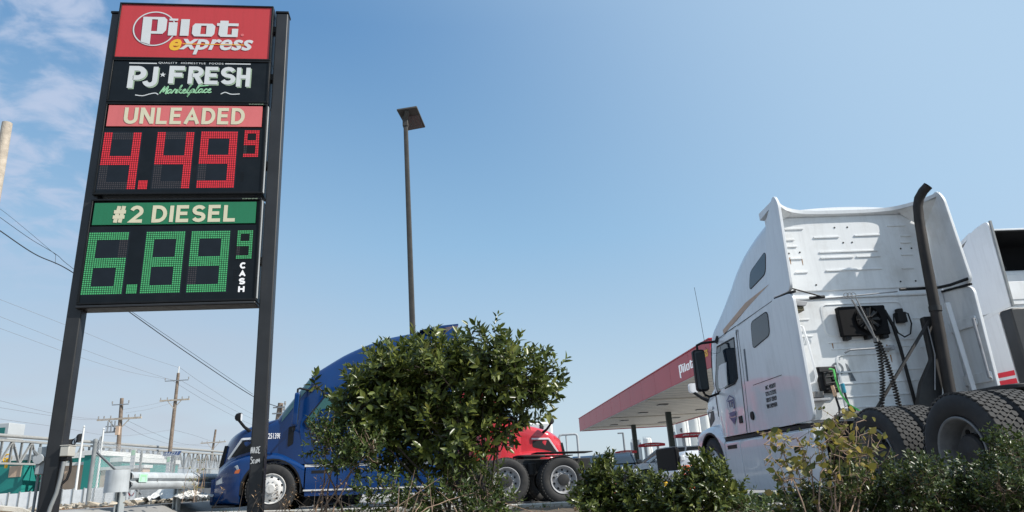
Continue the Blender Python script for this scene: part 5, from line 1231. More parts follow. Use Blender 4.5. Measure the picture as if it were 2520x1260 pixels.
# ------------------------------------------------------------------ cars
CWHEEL = multi('wheel', [(MB().lathe([(.20, -.09), (.31, -.10), (.335, -.07), (.335, .07), (.31, .10), (.20, .09)], 28), 'rub'), (MB().lathe([(.21, .09), (.20, .06), (.08, .085), (.0001, .09)], 24), 'rim')])
def car(name, label, loc, rz, paint, top, hoodz, belt, ln, gh, wid=.9, zroof=1.5, wr=.335, grp=None):
    """top: side outline of the lower body [(y,z)], gh: greenhouse outline [(y,z)] base -> roof"""
    r_ = thing(name, label, 'car' if 'pickup' not in name else 'pickup truck', loc, (0, 0, rz), grp)
    secs = []
    for y in np.linspace(-ln / 2, ln / 2, 36):
        z = ip(y, top); t = abs(y) / (ln / 2); w = wid * (1 - .16 * max(0, (t - .72) / .28) ** 2); pts = []
        for a, b in ((w * .93, .22), (w, .34), (w * 1.0, z - .28), (w * .985, z - .12), (w * .93, z - .03), (w * .8, z)): pts.append((a, y, b))
        secs.append(pts + [(-a, yy, b) for a, yy, b in pts[::-1]])
    body = MB().loft(secs, True, True, True).build('body', paint, r_, smooth=45)
    gs = []
    for (yb0, zb0, yb1, yt0, yt1) in (gh,):
        for k, f_ in enumerate((0, .5, 1)):
            z = zb0 + (zroof - .03 - zb0) * f_; y0 = yb0 + (yt0 - yb0) * f_; y1 = yb1 + (yt1 - yb1) * f_; w = wid * (.92 - .16 * f_)
            gs.append([(x, y, z) for x, y in rrect(-w, w, y0, y1, .12, 4)])
        g = MB().loft(gs, False, True, True).build('windows', 'tint', r_, smooth=50)
        w = wid * .76; MB().loft([[(x, y, zroof - .05) for x, y in rrect(-w - .02, w + .02, yt0 - .03, yt1 + .03, .14, 4)], [(x, y, zroof) for x, y in rrect(-w, w, yt0 + .03, yt1 - .03, .14, 4)]], True, True, True).build('roof', paint, r_, smooth=50)
        for sx in (-1, 1):
            pm = MB()
            for ya, yb in ((yb0, yt0), (yb1, yt1), ((yb0 + yb1) / 2, (yt0 + yt1) / 2)):
                pm.bar((sx * (wid * .925), ya, zb0 - .02), (sx * (wid * .765), yb, zroof - .03), .07, .05, up=(sx, 0, 0))
            pm.build('pillar', paint, r_)
            m2 = MB().box(min(sx * (wid - .02), sx * (wid + .2)), max(sx * (wid - .02), sx * (wid + .2)), yb1 - .42, yb1 - .28, belt - .02, belt + .13).build('mirror', paint, r_, bevel=.03)
            hl_ = MB().box(min(sx * wid * .55, sx * wid * .91), max(sx * wid * .55, sx * wid * .91), ln / 2 - .16, ln / 2 - .01, hoodz - .3, hoodz - .14).build('headlight', 'hl', r_, bevel=.03)
    MB().box(-wid * .5, wid * .5, ln / 2 - .06, ln / 2 + .012, hoodz - .5, hoodz - .2).build('grille', 'blk', r_, bevel=.02)
    for sx in (-1, 1):
        for y in (-ln * .3, ln * .31):
            MB().lathe([(.0001, .0), (wr * 1.16, .0), (wr * 1.16, -.05)], 24, Matrix.Translation((sx * (wid + .006), y, wr)) @ Matrix.Rotation(0 if sx > 0 else math.pi, 4, 'Z')).build('wheel_arch', 'blk', r_)
            link('wheel', CWHEEL, r_, Matrix.Translation((sx * (wid - .07), y, wr)) @ Matrix.Rotation(0 if sx > 0 else math.pi, 4, 'Z') @ Matrix.Scale(wr / .335, 4))
    return r_
SUVT = [(-2.35, .95), (-2.2, 1.02), (-.5, 1.03), (.9, 1.02), (1.2, 1.0), (2.0, .92), (2.3, .78), (2.35, .66)]
c = at(1650, 1160, 35); car('parked_car', 'silver crossover parked under the canopy, facing the orange barrels', (c.x, 35, 0), R(96), 'cars', SUVT, .92, 1.02, 4.7, (-2.15, 1.02, 1.25, -1.7, .3), zroof=1.66)
c = at(1530, 1160, 33); car('parked_car', 'black sedan half hidden by the low olive shrub', (at(1518, 1160, 31).x, 31, 0), R(172), 'card', [(-2.35, .85), (-1.6, .98), (.8, .96), (1.2, .93), (2.1, .82), (2.35, .6)], .85, .95, 4.7, (-1.7, .97, 1.1, -1.1, .2), zroof=1.42)
c = at(1452, 1150, 36); car('parked_car', 'blue car with only its roof showing between the tandem wheels and the low shrub', (c.x, 38, 0), R(180), 'carb', SUVT, .92, 1.02, 4.4, (-2.0, 1.02, 1.25, -1.5, .3), zroof=1.58)
PKT = [(-2.95, 1.08), (-1.0, 1.10), (-.98, 1.12), (1.0, 1.14), (1.2, 1.16), (2.6, 1.12), (2.85, 1.04), (2.95, .92)]
c = at(1645, 1150, 23.5); pk = car('pickup_truck', 'white pickup truck with a black grille guard, nosing out from behind the white truck cab', (c.x + 2.95, 23.9, 0), R(90 + 10), 'carw', PKT, 1.12, 1.14, 5.9, (-.95, 1.12, 1.35, -.6, .55), wid=1.0, zroof=1.92, wr=.40)
gg = MB().prism(rrect(-.86, .86, .42, 1.26, .12), lambda x, z: (x, 3.08, z), lambda x, z: (x, 2.93, z)); gg = gg.build('grille_guard', 'matblk', pk, bevel=.04)
MB().box(-.95, .95, 2.9, 3.1, .35, .55).build('bumper', 'chrome', pk, bevel=.04)
# barrels, bollards
for i, (px, py, Yd, lab) in enumerate(((1502, 1180, 21.0, 'orange traffic barrel glimpsed low through the olive shrub'), (1692, 1160, 20.0, 'orange traffic barrel in front of the pickup wheel'))):
    c = at(px, py, Yd); b = thing('traffic_barrel', lab, 'barrel', (c.x, Yd, 0), (0, 0, 0), 'orange traffic barrels'); b.scale = ((.62,) * 3, (.72,) * 3)[i]
    MB().lathe([(.0001, 0), (.28, 0), (.26, .05), (.25, .45), (.23, .47), (.21, .9), (.0001, .92)], 20, Matrix.Rotation(R(-90), 4, 'Y')).build('drum', 'orange', b)
    for z in (.30, .62): MB().lathe([(.262 - z * .04, z), (.262 - z * .04, z + .1)], 20, Matrix.Rotation(R(-90), 4, 'Y')).build('reflective_band', 'white2', b)
    MB().lathe([(.0001, .0), (.36, .0), (.36, .05), (.0001, .06)], 20, Matrix.Rotation(R(-90), 4, 'Y')).build('rubber_base', 'blk', b)
c = at(1632, 1150, 28.0); b = thing('safety_bollard', 'short yellow steel bollard before the silver crossover', 'bollard', (c.x, 28, 0)); b.scale = (.9, .9, 1.0)
MB().lathe([(.0001, 0), (.11, 0), (.11, .98), (.09, 1.06), (.0001, 1.10)], 18, Matrix.Rotation(R(-90), 4, 'Y')).build('post', 'saff', b); MB().lathe([(.113, .6), (.113, .7)], 18, Matrix.Rotation(R(-90), 4, 'Y')).build('reflective_band', 'blk', b)
# pipe frame, white tank, distant plant
pf = thing('pipe_frame', 'upside-down U of pale metal pipe standing past the red hood', 'pipe frame'); Yd = 26
pz = lambda u, v: at(u, v, Yd)
a_, b_ = pz(1376, 1070), pz(1420, 1068); mb = MB(); zt = (a_.z + b_.z) / 2
mb.tube([(a_.x, Yd, 0), (a_.x, Yd, zt - .08), (a_.x + .03, Yd, zt - .02), (a_.x + .1, Yd, zt), (b_.x - .1, Yd, zt), (b_.x - .03, Yd, zt - .02), (b_.x, Yd, zt - .08), (b_.x, Yd, 0)], .045, 10); mb.build('hoop', 'galv', pf)
m_x = a_.x + (b_.x - a_.x) * .38; mb = MB().tube([(m_x, Yd, 0), (m_x, Yd, zt)], .03, 8); mb.build('upright', 'galv', pf)
tk = at(1320, 1060, 29); tkr = thing('tank_trailer', 'white rounded trailer tank behind the red hood', 'trailer', (tk.x, 29, 0))
top_ = at(1335, 1038, 29).z; rx = 1.25; tkr.location.x = at(1362, 1060, 29).x - 1.27
mb = MB(); secs = []
for y, k in ((-.02, .93), (.05, .98), (.15, 1), (6.0, 1), (6.2, .8)): secs.append([(x * k, y, top_ - 1.25 + z * k) for x, z in rrect(-rx, rx, -1.25, 1.25, .16, 6)])
mb.loft(secs, True, True, True).build('tank', 'tankw', tkr, smooth=40); MB().box(.3, .6, 1.0, 1.8, top_, top_ + .1).build('hatch', 'blk', tkr, bevel=.02); MB().box(-.8, .8, .3, 6, .5, top_ - 2.45).build('chassis', 'blkm', tkr)
for x in (-.8, .8): link('tyre', TY, tkr, Matrix.Translation((x, 1.5, .515)))
def silo(label, px, ptop, wpx, Yd, m_, cone=True, emblem=False, grp=None, zb=0):
    c = at(px, ptop, Yd); r_ = wpx / FPX * Yd * .5; t = thing('storage_silo', label, 'silo', (c.x, Yd, 0), (0, 0, 0), grp)
    MB().lathe([(.0001, 0), (r_, 0), (r_, c.z - r_ * .25), (r_ * .8, c.z), (.0001, c.z + r_ * .1)], 28, Matrix.Rotation(R(-90), 4, 'Y')).build('shell', m_, t)
    rl = MB()
    for k in range(12):
        a = 2 * math.pi * k / 12; rl.bar((r_ * math.cos(a), r_ * math.sin(a), c.z - r_ * .25), (r_ * math.cos(a), r_ * math.sin(a), c.z + r_ * .25), r_ * .03)
    rl.tube([(r_ * math.cos(a), r_ * math.sin(a), c.z + r_ * .25) for a in np.linspace(0, 2 * math.pi, 20)], r_ * .02, 5); rl.build('top_railing', 'tankg', t)
    lad = MB(); lad.bar((r_ * .5, -r_ * .9, 0), (r_ * .5, -r_ * .9, c.z), r_ * .03); lad.bar((r_ * .6, -r_ * .85, 0), (r_ * .6, -r_ * .85, c.z), r_ * .03); lad.build('ladder', 'tankg', t)
    if emblem:
        MB().lathe([(.0001, .02), (r_ * .35, .02), (r_ * .35, 0)], 24, Matrix.Translation((-r_ * .35, -r_ * .98, at(px, 1060, Yd).z)) @ Matrix.Rotation(R(-70), 4, 'Z')).build('round_emblem', 'dktxt', t)
    return t
silo('tall white silo with a dark round emblem beyond the canopy', 1676, 1030, 30, 120, 'tankw', emblem=True, grp='white silos beyond the canopy')
silo('plain white silo in the middle of the row beyond the canopy', 1706, 1022, 27, 123, 'tankw', grp='white silos beyond the canopy')
silo('white silo partly covered by the nearest canopy column', 1733, 1016, 26, 126, 'tankw', grp='white silos beyond the canopy')
silo('narrow pale grey silo standing closest to the middle canopy column', 1650, 1036, 16, 125, 'tankg', grp='white silos beyond the canopy')
silo('small hazy far silo with railing seen between two canopy columns', 1592, 1078, 20, 260, 'tankw', grp='far plant silos')
silo('thin hazy far silo right beside the farthest canopy column', 1572, 1082, 9, 262, 'tankg', grp='far plant silos')
silo('squat hazy far silo with a lattice stair next to it', 1556, 1088, 10, 264, 'tankg', grp='far plant silos')
c = at(1560, 1080, 268); t = thing('lattice_tower', 'thin hazy lattice stair tower by the far silos', 'tower', (c.x, 268, 0)); mb = MB()
for sx in (-1, 1):
    for sy in (-1, 1): mb.bar((sx * .9, sy * .9, 0), (sx * .9, sy * .9, c.z), .15)
for k in range(9): z = c.z * k / 9; mb.bar((-.9, -.9, z), (.9, -.9, z + c.z / 9), .12); mb.bar((-.9, -.9, z), (.9, -.9, z), .12)
mb.build('frame', 'tankg', t)
c = at(1548, 1100, 240); t = thing('plant_building', 'low pale industrial building far beyond the farthest pump', 'building', (c.x - 6, 240, 0)); MB().box(-8, 8, 0, 10, 0, at(1520, 1122, 240).z).build('wall', 'bwhite', t); MB().box(-8.3, 8.3, -.3, 10.3, at(1520, 1122, 240).z, at(1520, 1119, 240).z).build('roof', 'tankg', t)
c = at(1533, 1066, 50); t = thing('street_lamp', 'distant pale street lamp under the far end of the canopy', 'lamp post', (c.x, 72, 0)); c = at(1533, 1066, 72); t.location = (c.x, 72, 0)
MB().tube([(0, 0, 0), (.0, 0, c.z)], [.13, .09], 8).build('pole', 'trussd', t); MB().box(-.55, .05, -.12, .12, c.z - .05, c.z + .08).build('lamp_head', 'trussd', t, bevel=.03)

# ------------------------------------------------------------------ left background
gz = .48
# guard rail with rounded end
gr = thing('guard_rail', 'galvanised W-beam guard rail with rounded end piece beside the blue truck nose', 'guard rail', (-7.15, 12.6, gz))
prof = [(-.155, .0), (-.135, .035), (-.085, .075), (-.045, .075), (-.012, .02), (.012, .02), (.045, .075), (.085, .075), (.135, .035), (.155, .0)]
zc = at(300, 1183, 12.6).z - gz
secs = []
for y in np.linspace(.25, 16, 12): secs.append([(b, y, zc + a) for a, b in prof] + [(b - .008, y, zc + a) for a, b in prof[::-1]])
MB().loft(secs, True, True, True).build('rail_beam', 'galv', gr, smooth=50)
secs = []
for k in range(15):
    a = R(-180 + 190 * k / 14); secs.append([(-.13 + .20 * math.cos(a), .10 + .2 * math.sin(a), zc + s_ * .19) for s_ in (-1, 1)] + [(-.13 + .19 * math.cos(a), .10 + .19 * math.sin(a), zc + s_ * .19) for s_ in (1, -1)])
MB().loft(secs, True, True, True).build('end_piece', 'galv', gr, smooth=50)
for y in (.28, 2.4, 4.3, 6.3, 8.3):
    pm = MB(); pm.box(-.20, -.19 + .01, y - .08, y + .08, -.3, zc + .12); pm.box(-.12, -.10, y - .08, y + .08, -.3, zc + .12); pm.box(-.18, -.12, y - .006, y + .006, -.3, zc + .12); pm.build('post', 'elec', gr)
    MB().box(-.10, .0, y - .05, y + .05, zc - .14, zc + .14).build('block_out', 'galvd', gr)
for y in (1.2, 3.3, 5.2, 7.2): MB().lathe([(.0001, .012), (.018, .012), (.02, 0)], 8, Matrix.Translation((.022, y, zc))).build('bolt', 'galvd', gr)
st = MB().box(.079, .082, .42, .72, zc - .03, zc + .12); st = st.build('green_sticker', 'palemint', gr)
mb = MB(); mb.box(.0825, .084, .47, .50, zc - .01, zc + .10); mb.box(.0825, .084, .64, .67, zc - .01, zc + .10); mb.box(.0825, .084, .50, .64, zc + .07, zc + .10); mb.build('sticker_mark', 'mint', st); 
# chain link fence
fn = thing('chain_link_fence', 'tall chain-link fence with pipe end post and diagonal brace behind the guard rail', 'fence')
e0 = at(236, 1080, 12.9); fp0 = Vector((e0.x, 12.9, gz)); ft_ = e0.z; e1 = Vector((-10.6, 26.0, gz)); fd = (e1 - fp0); fl = fd.length; fdn = fd.normalized(); FH = ft_ - gz - .06
MB().tube([fp0 + Vector((0, 0, -.2)), (fp0.x, fp0.y, ft_ - .03)], .036, 12).build('end_post', 'galvd', fn); MB().lathe([(.0001, .03), (.036, .015), (.04, 0), (.04, -.04)], 12, Matrix.Translation((fp0.x, fp0.y, ft_ - .02)) @ Matrix.Rotation(R(-90), 4, 'Y')).build('post_cap', 'galvd', fn)
MB().tube([fp0 + Vector((0, 0, FH * .88)), fp0 + fdn * 2.9 + Vector((0, 0, .25))], .024, 10).build('brace', 'trussd', fn)
for k in range(1, 6): p = fp0 + fdn * (fl * k / 5.0); MB().tube([p + Vector((0, 0, -.2)), p + Vector((0, 0, FH))], .028, 8).build('line_post', 'galvd', fn)
mb = MB(); d_ = .07
def wseg(s0, z0, s1, z1):
    # clip to the fence rectangle
    if s1 > fl: z1 = z0 + (z1 - z0) * (fl - s0) / (s1 - s0); s1 = fl
    if s0 < 0: z0 = z0 + (z1 - z0) * (0 - s0) / (s1 - s0); s0 = 0
    if s1 - s0 < .01: return
    mb.bar(fp0 + fdn * s0 + Vector((0, 0, z0)), fp0 + fdn * s1 + Vector((0, 0, z1)), .0038)
k = -FH
while k < fl: wseg(k, .03, k + FH, FH + .03); wseg(k, FH + .03, k + FH, .03); k += d_
mb.build('wire_mesh', 'galv', fn, smooth=0)
MB().tube([fp0 + Vector((0, 0, .04)), fp0 + fdn * fl + Vector((0, 0, .04))], .004, 4).build('tension_wire', 'galvd', fn)
# notice boards on the fence line, solar panel
for i, (u0, v0, u1, v1, Yd, lab) in enumerate(((318, 1105, 335, 1155, 18.0, 'tall white notice board with green heading on the fence, nearer the guard rail end'), (406, 1122, 420, 1170, 20.5, 'tall white notice board below the small solar panel'))):
    a = at(u0, v1, Yd); b = at(u1, v0, Yd); w = b.x - a.x; h = b.z - a.z
    t = thing('notice_board', lab, 'sign', (a.x, Yd, a.z)); MB().box(0, w, 0, .02, 0, h).build('board', 'bwhite', t, bevel=.004)
    MB().box(w * .1, w * .9, -.004, -.001, h * .70, h * .95).build('green_heading', 'mint', t); mb = MB()
    for r_ in (.5, .3, .12):
        for q in (.18, .58): mb.box(w * q, w * (q + .24), -.003, -.001, h * r_, h * (r_ + .09))
    mb.build('symbol_mark', 'galv', t); MB().tube([(w / 2, .04, -1.6), (w / 2, .04, h)], .02, 6).build('post', 'galvd', t)
a = at(400, 1121, 21); b = at(441, 1111, 21); t = thing('solar_panel', 'small dark blue solar panel on a pole behind the fence', 'solar panel', (0, 0, 0))
MB().prism([(a.x, a.z - .02), (b.x, a.z - .02), (b.x, b.z + .02), (a.x, b.z + .02)], lambda x, z: (x, 21 + (z - a.z) * 1.2, z), lambda x, z: (x, 21.03 + (z - a.z) * 1.2, z)).build('panel', 'solar', t)
mb = MB()
for k in range(1, 6): x = a.x + (b.x - a.x) * k / 6; mb.bar((x, 20.997, a.z - .01), (x, 20.995 + (b.z - a.z) * 1.2, b.z + .01), .008)
mb.build('cell_line', 'galv', t); MB().tube([((a.x + b.x) / 2, 21.1, gz), ((a.x + b.x) / 2, 21.1, b.z)], .04, 8).build('pole', 'galvd', t)
# rubble, plastic sheet, tape under the rail
rng = np.random.default_rng(51); mb = MB()
for _ in range(420):
    y = rng.uniform(12.2, 19); x = -7.5 - rng.uniform(-.5, 2.2) - (y - 12.5) * .10; s_ = rng.uniform(.02, .10) * (1.4 if rng.uniform() < .15 else 1); q = []
    for i in range(7):
        a, b = rng.uniform(0, 6.28), rng.uniform(-1, 1); q.append((x + s_ * math.cos(a) * math.sqrt(1 - b * b), y + s_ * math.sin(a) * math.sqrt(1 - b * b), gz + .02 + s_ * (.5 + .55 * b)))
    bm = bmesh.new(); vv = [bm.verts.new(p) for p in q]; bmesh.ops.convex_hull(bm, input=vv); bm.verts.ensure_lookup_table(); bm.verts.index_update(); mb.add([v.co for v in bm.verts], [tuple(v.index for v in f.verts) for f in bm.faces]); bm.free()
kind(mb.build('rubble', 'rock', None, smooth=0), 'stuff')
t = thing('plastic_sheet', 'crumpled white plastic sheet lying on the rubble under the guard rail', 'litter'); n = 16; vs = []
c0 = at(420, 1232, 15.3)
for j in range(n):
    for i in range(n * 2): vs.append((c0.x - .6 + 1.6 * i / (n * 2), 15.3 - .5 + 1.2 * j / n, gz + .06 + .34 * math.exp(-((i - 13) / 8) ** 2 - ((j - 8) / 5) ** 2) + rng.uniform(0, .09)))
MB().add(vs, [(j * n * 2 + i, j * n * 2 + i + 1, (j + 1) * n * 2 + i + 1, (j + 1) * n * 2 + i) for j in range(n - 1) for i in range(n * 2 - 1)]).build('sheet', 'debris', t, smooth=25)
t = thing('barrier_tape', 'limp red and white barrier tape drooping below the guard rail', 'tape'); Yd = 13.4
for i in range(10):
    u = lambda k: 288 + 46 * k / 10; v = lambda k: 1205 + 18 * math.sin(math.pi * ((k / 10 * 2) % 1.0)) ; a, b = at(u(i), v(i), Yd), at(u(i + 1), v(i + 1), Yd)
    w = Vector((0, .004, .035)); MB().add([a, b, b + w, a + w], [(0, 1, 2, 3)]).build('tape_strip', 'stripe' if i % 2 == 0 else 'white', t, smooth=0)
c = at(470, 1215, 15.6); 
rngw = np.random.default_rng(61); t = thing('roadside_weed', 'straggly pale weed growing up against the guard rail', 'weed'); sh = []; mb = MB()
for _ in range(12):
    p = np.array([-7.0 + rngw.normal(0, .15), 15.0 + rngw.normal(0, .2), gz]); q = p + np.array([rngw.normal(0, .15), 0, rngw.uniform(.3, .95)]); mb.tube([Vector(p), Vector((p + q) / 2 + rngw.normal(0, .03, 3)), Vector(q)], [.006, .004, .002], 4)
    for k in range(4): sh.append((p + (q - p) * (.3 + .2 * k), np.array([rngw.normal(), rngw.normal(), .5]), .08))
mb.build('stem', 'barkp', t); leaves(sh, .05, .25, 3, rngw, 'foliage', G_yel, t)
# grey bin-like block behind the rail, low white panel fence
t = thing('concrete_block', 'grey concrete block behind the guard rail', 'block', (-9.4, 19.5, gz)); MB().box(-1.2, 1.6, 0, .8, -.1, .55).build('body', 'trussd', t, bevel=.04)
wf = thing('panel_fence', 'low white panel fence running in front of the teal building', 'fence'); Yd = 36
x0 = at(-60, 1230, Yd).x; x1 = at(335, 1230, Yd).x; zt0 = at(100, 1211, Yd).z; n = 15
for k in range(n):
    a = x0 + (x1 - x0) * k / n; b = x0 + (x1 - x0) * (k + 1) / n; MB().box(a + .03, b - .03, Yd, Yd + .05, gz + .12, zt0 + (.04 if k % 3 else 0)).build('panel', 'fencew', wf, bevel=.008)
for k in range(n + 1): a = x0 + (x1 - x0) * k / n; MB().box(a - .028, a + .028, Yd - .02, Yd + .07, gz - .1, zt0 + .08).build('post', 'galvd', wf)
MB().box(x0, x1, Yd - .06, Yd + .1, gz - .3, gz + .1).build('footing', 'rust', wf)
# teal building
tb = thing('teal_building', 'low teal building with white roof trim and a tan wall section', 'building'); Yd = 46
def bblock(name, u0, u1, vt, Y0, dep, m_, trim=.35, zb=gz):
    a = at(u0, vt, Y0); b = at(u1, vt, Y0); zt = (a.z + b.z) / 2; o_ = MB().box(a.x, b.x, Y0, Y0 + dep, zb, zt).build(name, m_, tb)
    if trim: MB().box(a.x - .12, b.x + .12, Y0 - .12, Y0 + dep + .1, zt, zt + trim).build('roof_trim', 'bwhite', o_)
    return zt
bblock('wall', -160, 62, 1139, 46, 9, 'teal')
bblock('wall', 62.5, 172, 1150, 49.5, 8, 'teald')
bblock('wall', 172.5, 208, 1127, 48, 8, 'teal')
zt_ = bblock('tan_wall', 150, 207, 1146, 47.2, .75, 'tan', .2)
bblock('column', 208.5, 229, 1120, 46.4, 9, 'teal', .3)
bblock('wall', 229.5, 300, 1138, 48.5, 8, 'teal', .3)
bblock('tan_wall', 232, 352, 1155, 47.5, .9, 'tan', .2)
for u, v, h in ((20, 1175, 8), (110, 1180, 6)): a = at(u, v, 45.98); MB().box(a.x, a.x + .8, 45.97, 45.995, a.z, a.z + .7).build('vent_panel', 'tan', tb)
t = thing('rooftop_unit', 'grey and green rooftop unit above the left truss', 'rooftop unit'); a = at(2, 1070, 60); MB().box(a.x - 2.2, a.x + .6, 60, 62, a.z - .4, a.z + 1.0).build('case', 'tankg', t, bevel=.05); mb = MB()
for k in range(3): mb.box(a.x - 1.6 + k * .7, a.x - 1.1 + k * .7, 59.97, 59.995, a.z - .1, a.z + .6)
mb.build('louvre', 'teald', t)
# conveyor truss bridge, receding to the right
tr = thing('truss_bridge', 'long pale steel truss bridge crossing behind the fence and sign posts', 'bridge'); TA = at(-70, 1070, 40); TB = at(620, 1128, 76); ztop = (TA.z + TB.z) / 2; zbot = ztop - 1.35
P_ = lambda s_, z, o_=0: Vector((TA.x + (TB.x - TA.x) * s_, 40 + 36 * s_ + o_, z)); n = 46
for o_ in (0, 1.6):
    for z in (ztop, zbot): MB().bar(P_(0, z, o_), P_(1, z, o_), .13 if z == ztop else .11).build('chord', 'truss', tr)
    mb = MB()
    for k in range(n): a, b = k / n, (k + 1) / n; mb.bar(P_(a, zbot, o_), P_(a, ztop, o_), .06); mb.bar(P_(a, zbot if k % 2 else ztop, o_), P_(b, ztop if k % 2 else zbot, o_), .065)
    mb.build('lattice', 'truss', tr)
MB().tube([P_(0, ztop + .28, .8), P_(1, ztop + .28, .8)], .11, 12).build('pipe', 'truss', tr); mb = MB()
for k in range(n + 1): mb.bar(P_(k / n, ztop, 0), P_(k / n, ztop, 1.6), .08); mb.bar(P_(k / n, zbot, 0), P_(k / n, zbot, 1.6), .08)
mb.build('cross_member', 'truss', tr)
for s_ in (.17, .44, .70, .93):
    mb = MB()
    for o_ in (0, 1.6): mb.bar(P_(s_, gz - .3, o_), P_(s_, zbot, o_), .22); mb.bar(P_(s_ + .02, gz - .3, o_), P_(s_ + .02, zbot, o_), .22)
    for k in range(4): z = gz + (zbot - gz) * k / 4; mb.bar(P_(s_, z, 0), P_(s_ + .02, z + (zbot - gz) / 4, 0), .07)
    mb.build('support_tower', 'truss', tr)
t = thing('valve_wheel', 'small yellow valve on top of the teal roof below the truss', 'valve'); a = at(18, 1128, 45); mb = MB(); mb.tube([(a.x, 45, a.z - .6), (a.x, 45, a.z)], .09, 8); mb.tube([(a.x + .25 * math.cos(k), 45, a.z + .25 * math.sin(k)) for k in np.linspace(0, 6.28, 14)], .05, 6); mb.bar((a.x - .25, 45, a.z), (a.x + .25, 45, a.z), .06); mb.build('valve', 'saff', t)
# flag poles
for i, (ut, vt, ub, vb, lab) in enumerate(((203, 1053, 185, 1240, 'white flag pole flying a black flag with a round white emblem'), (253, 1058, 244, 1160, 'white flag pole with a limp dark flag, farther from the sign'))):
    Yd = 39 if i == 0 else 44; p = at(ut, vt, Yd); q = at(ub, vb, Yd); t = thing('flag_pole', lab, 'flag pole', ((p.x + q.x) / 2, Yd, gz)); H = p.z - gz
    MB().tube([(0, 0, 0), (0, 0, H)], [.075, .05], 10).build('pole', 'bwhite', t); MB().lathe([(.0001, .08), (.07, .0), (.0001, -.08)], 10, Matrix.Translation((0, 0, H + .06)) @ Matrix.Rotation(R(90), 4, 'Y')).build('finial', 'bwhite', t)
    n, mth = 18, 8; x0 = p.x - (p.x + q.x) / 2
    if i == 0:
        tl = at(197, 1067, Yd); bl_ = at(194, 1087, Yd); dx = at(167, 1080, Yd).x - tl.x; hh = tl.z - bl_.z; zt0 = tl.z - gz
        Ff = lambda s_, v_: Vector((-.06 + dx * s_, -.10 * math.sin(s_ * 7), zt0 - .12 * s_ * 2.4 - hh * v_ + .03 * math.sin(s_ * 6)))
        fv = [Ff(a / n, b / mth) for b in range(mth + 1) for a in range(n + 1)]
        fl_ = MB().add(fv, [(b * (n + 1) + a, b * (n + 1) + a + 1, (b + 1) * (n + 1) + a + 1, (b + 1) * (n + 1) + a) for b in range(mth) for a in range(n)]).build('flag', 'flagb', t)
        em = MB(); cx, cy = .58, .48
        ring = [Ff(cx + .22 * math.cos(a), cy + .36 * math.sin(a)) + Vector((0, -.02, 0)) for a in np.linspace(0, 2 * math.pi, 28, endpoint=False)]; em.add(ring, [tuple(range(28))]); em.build('emblem_disc', 'white', fl_, smooth=0)
        em = MB(); sil = [(.50, .80), (.50, .66), (.54, .55), (.50, .45), (.52, .30), (.60, .22), (.68, .28), (.69, .40), (.66, .52), (.68, .62), (.74, .72), (.70, .78)]
        em.add([Ff(a, b) + Vector((0, -.035, 0)) for a, b in sil], [tuple(range(len(sil)))]); em.build('emblem_figure', 'flagb', fl_, smooth=0)
    else:
        fv = []; 
        for b in range(9):
            for a in range(7): s_ = a / 6; fv.append(Vector((-.05 - .42 * s_ * (1 - .3 * b / 8), -.10 * math.sin(s_ * 9), H - .35 - .75 * (b / 8) - .5 * s_)))
        MB().add(fv, [(b * 7 + a, b * 7 + a + 1, (b + 1) * 7 + a + 1, (b + 1) * 7 + a) for b in range(8) for a in range(6)]).build('flag', 'trussd', t)
# utility poles
def upole(label, ut, vt, ub, vb, Yd, r_, arms, m_='wood', extra=None):
    p = at(ut, vt, Yd); q = at(ub, vb, Yd); slope = (p.x - q.x) / (p.z - q.z); xb = q.x - slope * (q.z - gz)
    t = thing('utility_pole', label, 'utility pole', (xb, Yd, 0)); top = Vector((p.x - xb, 0, p.z)); ax_ = lambda z: Vector((slope * (z - gz), 0, z))
    MB().tube([ax_(-.2), ax_(p.z * .5), ax_(p.z)], [r_ * 1.25, r_ * 1.1, r_ * .85], 12).build('pole', m_, t)
    for v, hw, wood, ins in arms:
        z = at((ut + (ub - ut) * (v - vt) / (vb - vt)), v, Yd).z; c = ax_(z); ar = MB().bar(c + Vector((-hw, -r_, -.0)), c + Vector((hw, -r_, 0)), .11 if wood else .07, .13 if wood else .06).build('crossarm', 'woodp' if wood else 'trussd', t)
        for s_ in ins: MB().lathe([(.0001, .22), (.05, .2), (.035, .15), (.055, .11), (.03, .06), (.02, 0)], 8, Matrix.Translation(c + Vector((s_ * hw, -r_, .05))) @ Matrix.Rotation(R(-90), 4, 'Y')).build('insulator', 'porc', t)
        if wood:
            br = MB(); br.bar(c + Vector((-hw * .5, -r_ - .02, 0)), c + Vector((0, -r_ - .02, -hw * .55)), .05); br.bar(c + Vector((hw * .5, -r_ - .02, 0)), c + Vector((0, -r_ - .02, -hw * .55)), .05); br.build('brace', 'woodp', t)
    return t, ax_, slope
u1, ax1, _ = upole('tallest wooden utility pole with pale crossarm behind the solar panel', 439, 918, 418, 1112, 58, .14, ((985, 1.25, True, (-.95, -.5, .5, .95)), (937, 1.0, False, (-1, 1))))
MB().tube([ax1(at(439, 918, 58).z), ax1(at(440, 902, 58).z)], .05, 8).build('lightning_rod', 'bwhite', u1)
u2, ax2, _ = upole('wooden utility pole carrying a cluster of cutouts between flag poles and fence signs', 300, 980, 288, 1150, 50, .14, ((1031, 1.6, True, (-.95, -.7, -.4, .4, .7, .95)), (996, .6, False, (-1, 1))))
z2 = at(295, 1062, 50).z; tfm = MB()
for dx in (-.75, -.5, -.25): tfm.tube([ax2(z2) + Vector((dx, -.25, 0)), ax2(z2) + Vector((dx, -.25, .75))], .05, 6)
